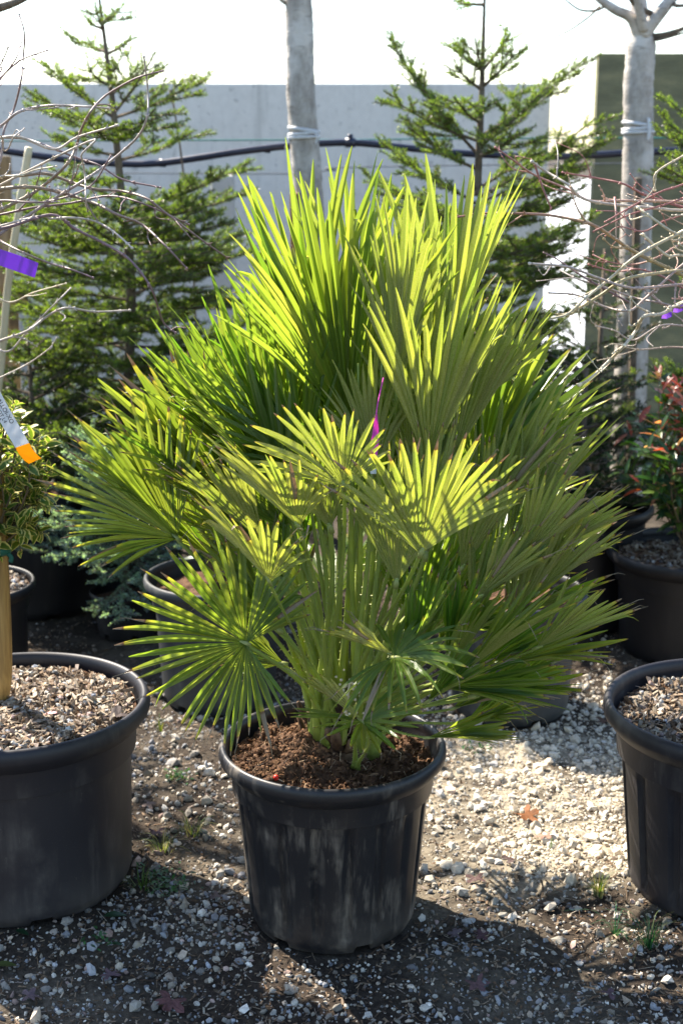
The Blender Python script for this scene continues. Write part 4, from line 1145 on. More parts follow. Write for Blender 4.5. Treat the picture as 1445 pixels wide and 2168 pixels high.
def spruce(name, loc, lead, label, spec, skirt, seed, **kw):
    g = np.random.default_rng(seed); loc = np.asarray(loc, float)
    t = empty(name, tuple(loc), label, 'spruce')
    c = catmull([loc] + lead, 8)
    V, Fs = tube(c, np.linspace(.022, .004, len(c)), 10); build('trunk', V, Fs, M['bark_dark'], t)
    zc = c[:, 2]
    def at_z(z):
        return np.array([np.interp(z, zc, c[:, k]) for k in range(3)])
    q = c[-16:]
    V, Fq, C_ = needles(q, g, .014, 260, (.03, .07, .02), (.07, .12, .03), w=.0012)
    build('leader_needles', V, Fq, M['needle'], t, smooth=False, col=C_)
    for (z0, tip) in spec:
        bough(t, at_z(z0), tip, g, **kw)
    z0, z1, r0, r1, n, az = skirt
    for k in range(n):
        f = (k + .5) / n; z = z0 + (z1 - z0) * f; r = (r0 + (r1 - r0) * f) * g.uniform(.75, 1.1)
        an = k * 2.39996 + g.uniform(-.3, .3) + az
        p = at_z(z)
        tip = p + np.array((math.cos(an) * r, math.sin(an) * r, r * g.uniform(.0, .40)))
        bough(t, p - (0, 0, .02), tip, g, **kw)
    return t
SY = 5.4
def S1(px, py, dy=0.): return P(px, py, SY + dy)
kw1 = dict(step=.064, per_m=1000, nlen=.020, w=.0013, colA=(.042, .085, .022), colB=(.16, .205, .045))
spruce('spruce_tree', (POT_S1[0], POT_S1[1], .36), [S1(278, 640), S1(258, 420), S1(240, 230), S1(224, 100), S1(207, -30)], 'tall green spruce in front of the wall at left', [
    (S1(0, 62)[2], S1(185, 45)), (S1(0, 50)[2], S1(250, 25, .1)), (S1(0, 110)[2], S1(178, 88, .1)), (S1(0, 115)[2], S1(280, 82)), (S1(0, 58)[2], S1(205, 28, -.1)),
    (S1(0, 250)[2], S1(88, 130)), (S1(0, 240)[2], S1(330, 110, -.1)), (S1(0, 250)[2], S1(432, 165, .1)), (S1(0, 270)[2], S1(75, 215, .15)), (S1(0, 200)[2], S1(300, 130, .2)),
    (S1(0, 180)[2], S1(190, 150, -.2)), (S1(0, 300)[2], S1(180, 250, -.4)), (S1(0, 290)[2], S1(330, 230, -.35)), (S1(0, 340)[2], S1(400, 285, .1)), (S1(0, 330)[2], S1(110, 290, -.1)),
    (S1(0, 380)[2], S1(130, 370, -.3)), (S1(0, 450)[2], S1(455, 375, .0)), (S1(0, 470)[2], S1(545, 400, .1)), (S1(0, 460)[2], S1(20, 430, .0)), (S1(0, 520)[2], S1(480, 470, -.2)),
    (S1(0, 540)[2], S1(60, 500, -.3))],
    (S1(0, 430)[2], .42, .46, .62, 54, .3), 41, **kw1)
spruce('spruce_tree', (POT_S2[0] + .02, POT_S2[1], .36), [S1(1005, 640), S1(1010, 400), S1(1018, 220), S1(1022, 90), S1(1026, -40)], 'green spruce in front of the wall right of the palm', [
    (S1(0, 10)[2], S1(960, 2)), (S1(0, 150)[2], S1(968, 105, .05)), (S1(0, 150)[2], S1(1075, 75, .0)), (S1(0, 190)[2], S1(962, 140, -.1)), (S1(0, 185)[2], S1(1085, 118, -.1)), (S1(0, 160)[2], S1(1005, 80, -.15)),
    (S1(0, 330)[2], S1(828, 95, .1)), (S1(0, 290)[2], S1(1245, 118, .1)), (S1(0, 300)[2], S1(835, 215, -.1)), (S1(0, 310)[2], S1(1140, 200, -.2)), (S1(0, 260)[2], S1(960, 205, -.3)),
    (S1(0, 360)[2], S1(870, 275, -.1)), (S1(0, 330)[2], S1(1100, 280, -.3)), (S1(0, 430)[2], S1(805, 300, .0)), (S1(0, 420)[2], S1(1260, 250, .1)), (S1(0, 400)[2], S1(1160, 290, .0)),
    (S1(0, 430)[2], S1(1300, 290, -.1)), (S1(0, 480)[2], S1(830, 400, -.2)), (S1(0, 500)[2], S1(1200, 380, -.2)), (S1(0, 520)[2], S1(850, 480, .1)), (S1(0, 560)[2], S1(1240, 470, .1)),
    (S1(0, 600)[2], S1(1270, 560, .0))],
    (S1(0, 440)[2], .42, .40, .60, 48, .8), 42, **kw1)
# a third spruce, only its outer sprays reach into the picture at the right
t3 = np.array((P(1600, 700, 5.2)[0], 5.2, .0))
spruce('spruce_tree', t3, [t3 + (0, 0, .8), t3 + (.01, 0, 1.5), t3 + (.0, 0, 2.2)], 'spruce reaching in from the right edge with a few bright sprays', [
    (1.55, P(1392, 280, 5.2)), (1.50, P(1400, 245, 5.3)), (1.45, P(1388, 345, 5.1)), (1.60, P(1420, 220, 5.2)), (.75, P(1380, 790, 5.1)), (.7, P(1390, 770, 5.3))],
    (1.3, .4, .25, .30, 8, .2), 43, **kw1)
# dwarf blue spruce
g = np.random.default_rng(44)
bs = empty('blue_spruce', (POT_B[0], POT_B[1], .10), 'low blue grey spruce bush in shade left behind the palm', 'spruce')
V, Fs = tube(np.array([(POT_B[0], POT_B[1], .10), (POT_B[0], POT_B[1], .60)]), [.016, .008], 8); build('trunk', V, Fs, M['bark_dark'], bs)
for k in range(42):
    z = .27 + .34 * (k / 42); an = k * 2.39996; r = .40 * (1 - .55 * (k / 42)) * g.uniform(.8, 1.1)
    p = np.array((POT_B[0], POT_B[1], z))
    tip = p + (math.cos(an) * r, math.sin(an) * r, g.uniform(-.14, .08) + .14 * (k / 42))
    bough(bs, p, tip, g, nlen=.015, per_m=1000, colA=(.14, .22, .235), colB=(.28, .38, .40), step=.05, end_len=.07, w=.0017)
# low dark conifers filling the back right, in shade
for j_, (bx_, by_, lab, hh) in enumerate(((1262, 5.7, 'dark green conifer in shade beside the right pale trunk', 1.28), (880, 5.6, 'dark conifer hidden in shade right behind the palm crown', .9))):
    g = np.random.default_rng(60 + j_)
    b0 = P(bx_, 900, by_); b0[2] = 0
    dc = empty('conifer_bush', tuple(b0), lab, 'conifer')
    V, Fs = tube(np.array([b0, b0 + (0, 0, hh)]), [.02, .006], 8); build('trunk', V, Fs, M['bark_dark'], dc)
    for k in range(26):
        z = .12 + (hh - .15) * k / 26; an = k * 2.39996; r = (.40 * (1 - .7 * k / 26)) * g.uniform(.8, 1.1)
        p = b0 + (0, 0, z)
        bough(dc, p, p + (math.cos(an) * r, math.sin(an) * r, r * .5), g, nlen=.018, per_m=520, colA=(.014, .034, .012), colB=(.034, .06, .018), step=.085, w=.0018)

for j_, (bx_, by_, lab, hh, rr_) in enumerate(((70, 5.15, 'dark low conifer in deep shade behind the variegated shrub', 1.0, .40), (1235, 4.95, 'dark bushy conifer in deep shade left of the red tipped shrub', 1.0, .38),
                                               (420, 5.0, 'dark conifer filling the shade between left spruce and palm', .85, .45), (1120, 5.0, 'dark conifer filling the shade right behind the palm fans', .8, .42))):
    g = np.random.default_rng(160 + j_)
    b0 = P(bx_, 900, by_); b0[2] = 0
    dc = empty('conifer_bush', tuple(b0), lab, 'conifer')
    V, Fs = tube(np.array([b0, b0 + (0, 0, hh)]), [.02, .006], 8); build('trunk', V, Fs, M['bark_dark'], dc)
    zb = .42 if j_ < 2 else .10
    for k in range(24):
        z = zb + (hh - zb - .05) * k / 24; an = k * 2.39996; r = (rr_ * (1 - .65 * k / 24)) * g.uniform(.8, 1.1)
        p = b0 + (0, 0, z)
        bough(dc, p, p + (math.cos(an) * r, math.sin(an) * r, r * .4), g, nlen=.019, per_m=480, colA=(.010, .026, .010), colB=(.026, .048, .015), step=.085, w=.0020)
# two unseen conifers added outside the left edge to throw shade into the picture
for j_, (bx_, by_, lab, hh, rr_) in enumerate(((-1.50, 4.45, 'unseen green conifer added outside the left edge to shade the ground', 2.10, .37), (-2.25, 5.75, 'farther unseen conifer added outside the left edge for its shade', 2.1, .62))):
    g = np.random.default_rng(66 + j_)
    b0 = np.array((bx_, by_, 0.))
    dc = empty('conifer_bush', tuple(b0), lab, 'conifer')
    V, Fs = tube(np.array([b0, b0 + (0, 0, hh)]), [.025, .006], 8); build('trunk', V, Fs, M['bark_dark'], dc)
    for k in range(30):
        z = .15 + (hh - .2) * k / 30; an = k * 2.39996; r = (rr_ * (1 - .75 * k / 30)) * g.uniform(.8, 1.1)
        p = b0 + (0, 0, z)
        bough(dc, p, p + (math.cos(an) * r, math.sin(an) * r, r * .3), g, nlen=.022, per_m=420, colA=(.030, .062, .014), colB=(.075, .115, .022), step=.10, w=.004)

# ------------------------------------------------------------------ two pale trunks with ties and stakes
def trunk_tree(name, pts, rads, label, branches, seed):
    g = np.random.default_rng(seed)
    base = np.array(pts[0], float)
    t = empty(name, tuple(base), label, 'tree')
    c = catmull(pts, 14); n = len(c)
    rd = np.interp(np.linspace(0, 1, n), np.linspace(0, 1, len(rads)), rads)
    V, Fs = tube(c, rd, 24)
    m = n * 24
    nz = 1 + .07 * (vnoise(np.tile(np.arange(24), n) * .35 + 3, np.repeat(np.arange(n), 24) * .55, seed) - .5) + .05 * (vnoise(np.tile(np.arange(24), n) * .9, np.repeat(np.arange(n), 24) * 1.7, seed + 1) - .5)
    cc = np.repeat(c, 24, 0)
    V[:m] = cc + (V[:m] - cc) * nz[:, None]
    build('trunk', V, Fs, M['bark'], t)
    for br in branches:
        pp, r0, r1 = br
        k = catmull(pp, 7)
        V, Fs = tube(k, np.linspace(r0, r1, len(k)), 8)
        build('branch', V, Fs, M['bark'] if r0 > .012 else M['bark_dark'], t)
    return t
TY = 6.0
gb = P(672, 900, TY); gb[2] = 0
trunk_tree('pale_tree', [gb, P(666, 640, TY), P(655, 450, TY), P(644, 300, TY), P(636, 180, TY), P(634, 60, TY), P(630, -60, TY), P(628, -260, TY)], [.066, .064, .062, .060, .058, .056, .052, .05],
           'smooth pale grey tree trunk behind the palm in the middle',
           [([P(622, 20, TY), P(608, 8, TY), P(590, -6, TY - .05), P(560, -60, TY - .1)], .013, .005)], 3)
gb = P(1330, 940, TY); gb[2] = 0
fk = P(1358, 66, TY)
trunk_tree('pale_tree', [gb, P(1338, 700, TY), P(1345, 480, TY), P(1350, 300, TY), P(1350, 180, TY), P(1356, 95, TY), P(1352, 20, TY + .03), P(1340, -90, TY + .05)], [.072, .068, .064, .061, .060, .058, .034, .024],
           'pale grey forked tree trunk before the olive netting at right',
           [([P(1352, 75, TY - .02), P(1335, 38, TY - .05), P(1300, 20, TY - .08), P(1262, -8, TY - .1), P(1215, -60, TY - .1)], .026, .012),
            ([P(1360, 72, TY - .03), P(1385, 40, TY - .05), P(1410, 10, TY - .06), P(1450, -40, TY - .05)], .032, .02),
            ([P(1362, 62, TY - .05), P(1352, 20, TY - .1), P(1340, -30, TY - .14)], .022, .015),
            ([P(1376, 78, TY - .02), P(1410, 72, TY - .05), P(1450, 58, TY - .06), P(1500, 30, TY)], .012, .006),
            ([P(1376, 84, TY - .02), P(1400, 82, TY - .05), P(1450, 68, TY - .06)], .008, .004),
            ([P(1285, 10, TY - .08), P(1260, 22, TY - .1), P(1225, 20, TY - .12), P(1190, -5, TY - .12)], .006, .003),
            ([P(1268, 14, TY - .08), P(1240, 40, TY - .15), P(1190, 72, TY - .2), P(1130, 95, TY - .22), P(1075, 82, TY - .25)], .0045, .0015),
            ([P(1420, 5, TY - .05), P(1432, 12, TY - .1), P(1460, 10, TY - .1)], .010, .006),
            ([P(1380, 30, TY - .05), P(1345, 12, TY - .1), P(1325, -15, TY - .14)], .012, .007)], 4)
# a limb of a tree outside the picture crossing the top left corner
cl = catmull([np.array((-2.55, 4.9, .0)), np.array((-2.5, 4.9, 1.1)), np.array((-2.35, 4.85, 1.75)), P(-420, -30, 4.6), P(-120, 22, 4.5), P(-40, 22, 4.5), P(8, 14, 4.5), P(60, -8, 4.5), P(140, -60, 4.5)], 8)
V, Fs = tube(cl, np.linspace(.034, .006, len(cl)), 10)
tag(build('tree_limb', V, Fs, M['bark_dark'], loc=tuple(cl[0])), 'grey bare limb curving through the top left corner', 'branch')

def tie(center, r, label, tails, mat='tie'):
    """flat tape knotted round a trunk"""
    c = np.asarray(center, float)
    o = empty('trunk_tie', tuple(c), label, 'tie')
    g = np.random.default_rng(int(abs(c[0]) * 1000))
    for dz, tl in ((0, .10), (.016, -.16), (-.014, .05)):
        th = np.linspace(0, 2 * math.pi, 40)
        p = np.stack([c[0] + (r + .004) * np.cos(th), c[1] + (r + .004) * np.sin(th), c[2] + dz + tl * r * np.cos(th)], -1)
        V, Fs = tube(p, .007, 6, .3, cap=False, ref=(0, 0, 1)); build('tape_band', V, Fs, M[mat], o)
    for (pts, w) in tails:
        k = catmull(pts, 6); V, Fs = tube(k, w, 6, .25); build('tape_end', V, Fs, M[mat], o)
    return o
tc = P(643, 283, TY)
tie(tc, .061, 'white tape tied round the middle pale trunk', [
    ([P(664, 280, TY - .06), P(672, 287, TY - .08), P(668, 305, TY - .08)], .006), ([P(615, 284, TY - .06), P(608, 300, TY - .07), P(604, 316, TY - .07)], .004)])
tc = P(1350, 272, TY)
tie(tc, .062, 'white tape tied round the right pale trunk', [
    ([P(1372, 250, TY - .07), P(1374, 272, TY - .08), P(1371, 298, TY - .08)], .007)])
# square stakes beside the trunks
b0 = P(628, 900, 6.05); b0[2] = 0
board('tree_stake', b0, P(622, 408, 5.95), .034, .034, M['wood'], 'square wooden stake left of the middle pale trunk', 'stake')
b0 = P(1340, 900, 5.92); b0[2] = 0
board('tree_stake', b0, P(1350, 376, 5.90), .028, .028, M['bark_dark'], 'sawn wooden stake in front of the right pale trunk', 'stake')
# bamboo cane and a thin rod at left
c = catmull([P(62, 312, 4.7), P(40, 450, 4.72), P(18, 600, 4.75), P(4, 760, 4.8), P(-16, 1000, 4.85), np.array((-1.22, 4.9, .0))], 8)
V, Fs = tube(c, .0125, 12)
for k in range(6, len(c), 8): V[k * 12:(k + 1) * 12] = c[k] + (V[k * 12:(k + 1) * 12] - c[k]) * 1.22
tag(build('bamboo_cane', V, Fs, M['bamboo'], loc=tuple(c[-1])), 'pale bamboo cane leaning at the far left', 'cane')
c = catmull([P(362, 190, 6.2), P(372, 250, 6.2), P(385, 340, 6.2), P(400, 480, 6.2), P(412, 620, 6.2), np.array((P(420, 880, 6.2)[0], 6.2, 0))], 6)
V, Fs = tube(c, np.interp(np.linspace(0, 1, len(c)), [0, .08, .1, 1], [.009, .010, .004, .005]), 8)
tag(build('thin_rod', V, Fs, M['bark_dark'], loc=tuple(c[-1])), 'thin dark rod with thicker tip right of the left spruce', 'rod')
# white ribbons on the spruces
for (x_, y_, yy, lab) in ((257, 420, 5.27, 'white ribbon knotted on the left spruce trunk'), (1012, 428, 5.25, 'white ribbon knotted on the right spruce trunk')):
    o = empty('ribbon', tuple(P(x_, y_, yy)), lab, 'ribbon')
    for pts in ([(x_ - 2, y_ - 8), (x_ - 22, y_ - 2), (x_ - 26, y_ + 14), (x_ - 8, y_ + 6)], [(x_, y_ - 6), (x_ + 2, y_ + 20), (x_ + 4, y_ + 52)], [(x_ + 2, y_ - 6), (x_ + 14, y_ + 10), (x_ + 12, y_ + 30)]):
        k = catmull([P(a_, b__, yy - .01 * i_) for i_, (a_, b__) in enumerate(pts)], 6)
        V, Fs = tube(k, .009, 6, .25); build('ribbon_end', V, Fs, M['tie'], o)

# ------------------------------------------------------------------ bare shrubs
def twig(parent, pts, r0, r1, colA, colB, g, side=.5, name='branch', node=.07, n=7):
    c = catmull(pts, n); m = len(c)
    mb = MB()
    L = np.concatenate([[0], np.cumsum(np.linalg.norm(np.diff(c, axis=0), axis=1))])
    rd = r0 + (r1 - r0) * L / L[-1]
    t = (L / L[-1])[:, None]
    V, Fs = tube(c, rd, 7)
    colr = np.asarray(colA) * (1 - t) + np.asarray(colB) * t
    mb.add(V, Fs, np.vstack([np.repeat(colr, 7, 0), colr[:1], colr[-1:]]))
    s = g.uniform(.3, 1) * node
    while s < L[-1]:
        i = min(np.searchsorted(L, s), m - 1); p = c[i]; T = unit(c[i] - c[i - 1])
        # node swelling with two buds
        mb.add(ICO_V * (rd[i] * 1.55, rd[i] * 1.55, rd[i] * 1.55) + p, ICO_F, colr[i] * 1.35)
        w = unit(np.cross(T, g.normal(size=3)))
        for sg in (-1, 1):
            if g.uniform() < .55:
                bl = g.uniform(.004, .009)
                V, Fs = tube(np.array([p, p + (w * sg * .8 + T) * bl * .6, p + (w * sg + T) * bl]), [rd[i] * .9, rd[i] * .8, .0004], 5, cap=False); mb.add(V, Fs, colr[i] * 1.25)
        if g.uniform() < side and s > L[-1] * .12:
            l = g.uniform(.04, .16) * (1.1 - .5 * s / L[-1]); d = unit(T * .8 + w * g.choice((-1, 1)) * .7 + UPV * g.uniform(-.2, .35))
            q = catmull([p, p + d * l * .5 + g.normal(0, .006, 3), p + d * l + g.normal(0, .015, 3) + UPV * l * .12], 5)
            V, Fs = tube(q, np.linspace(rd[i] * .7, .0009, len(q)), 5); mb.add(V, Fs, colr[i] * g.uniform(.8, 1.25))
            for kk in (2, 5, 8):
                if kk < len(q): mb.add(ICO_V * rd[i] * .95 + q[kk], ICO_F, colr[i] * 1.35)
            mb.add(ICO_V * .0022 + q[-1], ICO_F, colr[i] * 1.5)
        s += node * g.uniform(.7, 1.3)
    mb.add(ICO_V * r1 * 1.8 + c[-1], ICO_F, colr[-1] * 1.4)
    return mb.build(name, M['twig'], parent)

OLIVE = (.33, .27, .13); PURP = (.19, .115, .115); GREY = (.40, .34, .29); RED = (.30, .12, .10); TAN = (.55, .46, .31)
LB = np.array((-1.42, 3.35, 0))
lsh = empty('bare_shrub', tuple(LB), 'leafless shrub with arching twigs reaching in from the left edge', 'shrub')
g = np.random.default_rng(81)
crown0 = np.array((-1.22, 3.30, 1.38))
V, Fs = tube(catmull([LB, LB + (.05, 0, .5), LB + (.12, -.02, 1.0), crown0], 8), np.linspace(.024, .014, 25), 12)
build('trunk', V, Fs, M['bark_dark'], lsh)
LT = [
    ([(-90, 330), (0, 268), (35, 240), (70, 228), (110, 223), (150, 224), (190, 226), (230, 229)], 3.2, 3.1, .0034, .0016, PURP, GREY, .25),
    ([(-40, 400), (10, 272), (30, 230), (45, 170), (50, 120), (52, 70), (41, 30)], 3.2, 3.25, .0036, .0012, GREY, PURP, .2),
    ([(-60, 470), (40, 425), (90, 395), (140, 350), (160, 315), (172, 275), (190, 240), (210, 215), (235, 195), (290, 165), (345, 150)], 3.15, 3.05, .0042, .0014, OLIVE, PURP, .15),
    ([(-80, 280), (0, 290), (50, 293), (115, 315), (165, 335), (210, 350), (260, 380), (340, 397)], 3.2, 3.1, .0036, .0014, GREY, PURP, .3),
    ([(-80, 310), (0, 292), (45, 291), (115, 316), (165, 290), (250, 265)], 3.1, 3.0, .0034, .0016, TAN, GREY, .1),
    ([(-60, 520), (30, 475), (100, 430), (165, 390), (210, 360), (260, 320), (295, 285), (312, 245), (313, 190), (305, 120)], 3.1, 3.0, .0040, .0014, PURP, GREY, .15),
    ([(-90, 410), (0, 400), (60, 396), (120, 405), (200, 430), (250, 455), (300, 475), (350, 520), (395, 568)], 3.05, 2.98, .0046, .0016, OLIVE, PURP, .3),
    ([(-90, 400), (0, 378), (60, 370), (100, 368), (150, 385), (200, 400), (260, 405), (310, 420), (350, 450), (430, 510), (480, 545)], 3.15, 3.1, .0042, .0014, OLIVE, PURP, .4),
    ([(-60, 500), (20, 480), (110, 455), (160, 485), (220, 515), (275, 550), (320, 610), (345, 680), (372, 705)], 3.0, 2.95, .0040, .0016, PURP, PURP, .25),
    ([(40, 468), (110, 463), (150, 461), (200, 468), (240, 490), (280, 525)], 3.0, 2.95, .0030, .0016, TAN, GREY, .1),
    ([(-60, 480), (0, 510), (50, 535), (100, 555), (150, 570), (197, 588)], 2.9, 2.88, .0030, .0014, TAN, PURP, .0),
    ([(-90, 760), (0, 722), (60, 700), (100, 670), (140, 652), (200, 660), (275, 657)], 3.45, 3.4, .0040, .0018, GREY, GREY, .3),
    ([(-60, 215), (0, 165), (40, 130), (75, 115), (100, 107)], 3.2, 3.2, .0026, .0012, PURP, PURP, .2),
    ([(-40, 230), (0, 170), (33, 127), (45, 90)], 3.1, 3.1, .0022, .0010, PURP, PURP, .1),
    ([(-30, 190), (0, 140), (12, 115), (18, 100)], 3.2, 3.2, .0020, .0010, PURP, PURP, .0),
    ([(160, 312), (172, 330), (180, 370), (182, 420), (186, 447)], 3.05, 3.0, .0028, .0012, TAN, GREY, .0),
    ([(-60, 440), (0, 425), (60, 428), (110, 425), (190, 395), (235, 330)], 3.1, 3.0, .0030, .0012, GREY, PURP, .2),
    ([(-80, 470), (0, 455), (70, 440), (150, 430), (230, 415), (300, 430), (400, 475)], 3.2, 3.1, .0030, .0013, PURP, PURP, .3),
    ([(-60, 690), (10, 745), (60, 700), (120, 640), (150, 610)], 3.5, 3.45, .0030, .0014, GREY, GREY, .1),
    ([(-60, 830), (0, 800), (60, 770), (110, 735)], 3.5, 3.45, .0024, .0012, TAN, GREY, .1),
    ([(-50, 620), (20, 640), (70, 620), (140, 600)], 3.5, 3.4, .0026, .0012, GREY, TAN, .2),
    ([(-60, 400), (0, 375), (40, 372), (75, 360), (120, 352)], 3.05, 3.0, .0028, .0012, OLIVE, TAN, .3),
    ([(-60, 350), (0, 372), (18, 362), (22, 348)], 3.0, 3.0, .0022, .0010, PURP, GREY, .3),
    ([(-40, 300), (10, 320), (30, 290), (52, 272)], 3.0, 3.0, .0022, .0010, TAN, GREY, .2),
]
for (pp, y0, y1, r0, r1, ca_, cb_, sd) in LT:
    k = len(pp)
    pts = [P(x, y, y0 + (y1 - y0) * i / (k - 1) + .04 * math.sin(i * 1.7 + y)) for i, (x, y) in enumerate(pp)]
    pts = [crown0 + (pts[0] - crown0) * .15] + pts
    twig(lsh, pts, r0 * 1.3, r1 * 1.25, ca_, cb_, g, sd)
# the rest of this shrub's crown, outside the picture, which shades the foreground
for k in range(46):
    d = unit((g.uniform(-1, .35), g.uniform(-1, 1), g.uniform(-.2, .9))); l = g.uniform(.35, .8)
    p0 = crown0 + g.normal(0, .06, 3)
    pts = [p0, p0 + d * l * .5 + UPV * .06, p0 + d * l - UPV * .03]
    if pts[2][0] > -.31 * pts[2][1]: continue
    twig(lsh, pts, .004, .0015, OLIVE, PURP, g, .8)

RB = np.array((1.42, 3.6, 0))
rsh = empty('bare_shrub', tuple(RB), 'leafless shrub with reddish twigs reaching in from the right edge', 'shrub')
crown1 = np.array((1.22, 3.5, 1.15))
V, Fs = tube(catmull([RB, RB + (-.05, 0, .4), RB + (-.1, 0, .8), crown1], 8), np.linspace(.024, .014, 25), 12)
build('trunk', V, Fs, M['bark_dark'], rsh)
RT = [
    ([(1560, 440), (1445, 428), (1310, 425), (1250, 425), (1200, 400), (1130, 370), (1080, 335), (1048, 312)], 3.4, 3.3, .0042, .0016, TAN, RED, .25),
    ([(1560, 470), (1420, 445), (1250, 426), (1200, 390), (1150, 360), (1125, 342)], 3.35, 3.25, .0044, .0022, TAN, GREY, .1),
    ([(1480, 600), (1345, 535), (1300, 505), (1250, 475), (1170, 457), (1100, 452), (1020, 452), (965, 460)], 3.3, 3.15, .0042, .0016, OLIVE, RED, .2),
    ([(1560, 440), (1445, 490), (1350, 540), (1290, 590), (1240, 630), (1200, 665), (1160, 675)], 3.15, 3.05, .0052, .0022, OLIVE, TAN, .1),
    ([(1560, 560), (1445, 572), (1380, 580), (1320, 592), (1270, 625), (1200, 668)], 3.2, 3.1, .0046, .0026, TAN, OLIVE, .2),
    ([(1560, 600), (1445, 602), (1340, 610), (1270, 590), (1200, 565), (1120, 558)], 3.2, 3.05, .0038, .0020, RED, GREY, .3),
    ([(1560, 340), (1445, 390), (1400, 405), (1340, 435), (1280, 470)], 3.3, 3.2, .0036, .0014, RED, RED, .3),
    ([(1560, 380), (1445, 420), (1400, 435), (1330, 455), (1255, 490)], 3.25, 3.2, .0032, .0014, RED, RED, .3),
    ([(1480, 450), (1370, 415), (1320, 390), (1260, 377), (1190, 365)], 3.6, 3.5, .0032, .0014, RED, RED, .2),
    ([(1560, 480), (1445, 560), (1400, 600), (1360, 636), (1330, 658), (1280, 650), (1220, 625), (1160, 620)], 3.2, 3.1, .0040, .0018, RED, GREY, .2),
    ([(1540, 280), (1445, 330), (1388, 366), (1385, 402)], 3.25, 3.2, .0030, .0018, RED, TAN, .1),
    ([(1330, 640), (1240, 590), (1180, 550), (1150, 535)], 3.4, 3.35, .0024, .0012, PURP, PURP, .2),
    ([(1130, 345), (1145, 390), (1165, 440)], 3.3, 3.25, .0024, .0014, RED, RED, .0),
    ([(1560, 600), (1445, 640), (1400, 664), (1362, 670), (1345, 700), (1320, 732), (1290, 762), (1250, 800), (1225, 815)], 3.1, 3.0, .0052, .0024, GREY, TAN, .1),
    ([(1300, 418), (1303, 455), (1303, 505)], 3.3, 3.25, .0024, .0012, RED, GREY, .0),
    ([(1560, 540), (1445, 500), (1420, 490), (1370, 455), (1350, 440)], 3.2, 3.15, .0040, .0024, GREY, TAN, .2),
    ([(1540, 560), (1445, 541), (1410, 540), (1360, 497)], 3.2, 3.15, .0036, .0024, GREY, TAN, .2),
    ([(1500, 620), (1445, 650), (1390, 640), (1340, 630), (1285, 610), (1220, 590), (1185, 572)], 3.5, 3.4, .0030, .0014, PURP, GREY, .5),
    ([(1520, 500), (1445, 515), (1390, 545), (1340, 560), (1290, 555), (1255, 540)], 3.5, 3.4, .0032, .0014, TAN, RED, .5),
    ([(1520, 640), (1445, 610), (1400, 585), (1350, 570), (1300, 575), (1245, 560)], 3.6, 3.5, .0032, .0014, PURP, RED, .5),
    ([(1520, 700), (1445, 690), (1395, 690), (1340, 720), (1300, 700), (1260, 690)], 3.7, 3.6, .0030, .0014, PURP, GREY, .5),
    ([(1520, 430), (1445, 455), (1400, 470), (1360, 490), (1310, 480), (1280, 500)], 3.6, 3.5, .0026, .0012, RED, RED, .4),
    ([(1500, 740), (1420, 735), (1350, 740), (1300, 728), (1280, 735)], 3.7, 3.6, .0024, .0012, PURP, TAN, .3),
]
for (pp, y0, y1, r0, r1, ca_, cb_, sd) in RT:
    k = len(pp)
    pts = [P(x, y, y0 + (y1 - y0) * i / (k - 1) + .04 * math.sin(i * 1.9 + x)) for i, (x, y) in enumerate(pp)]
    twig(rsh, ([crown1] if pp[0][0] > 1500 else []) + pts, r0 * 1.2, r1 * 1.2, ca_, cb_, g, sd + .25)

# ------------------------------------------------------------------ leafy shrubs
def leaf_shape(L, W, nseg=5, cup=.15, bend=.15, teeth=0):
    """flat leaf along +x, n rows of three"""
    t = np.linspace(0, 1, nseg + 1)
    w = W / 2 * np.sin(np.pi * np.clip(t, .02, .98) ** .85) ** .8
    x = t * L; z = -bend * L * t ** 2
    V = np.stack([np.stack([x, -w, z + cup * w], -1), np.stack([x, 0 * w, z], -1), np.stack([x, w, z + cup * w], -1)], 1).reshape(-1, 3)
    i = np.arange(nseg) * 3
    Fq = np.concatenate([np.stack([i, i + 1, i + 4, i + 3], -1), np.stack([i + 1, i + 2, i + 5, i + 4], -1)])
    uv = np.stack([np.tile([0, .5, 1.], nseg + 1), np.repeat(t, 3)], -1)
    return V, Fq, uv
def frame(d, up=(0, 0, 1.0), roll=0.):
    d = unit(d); s = np.cross(up, d)
    s = unit(s) if np.linalg.norm(s) > 1e-3 else np.array((1., 0, 0))
    n = np.cross(d, s)
    return np.stack([d, s * math.cos(roll) + n * math.sin(roll), n * math.cos(roll) - s * math.sin(roll)], 1)
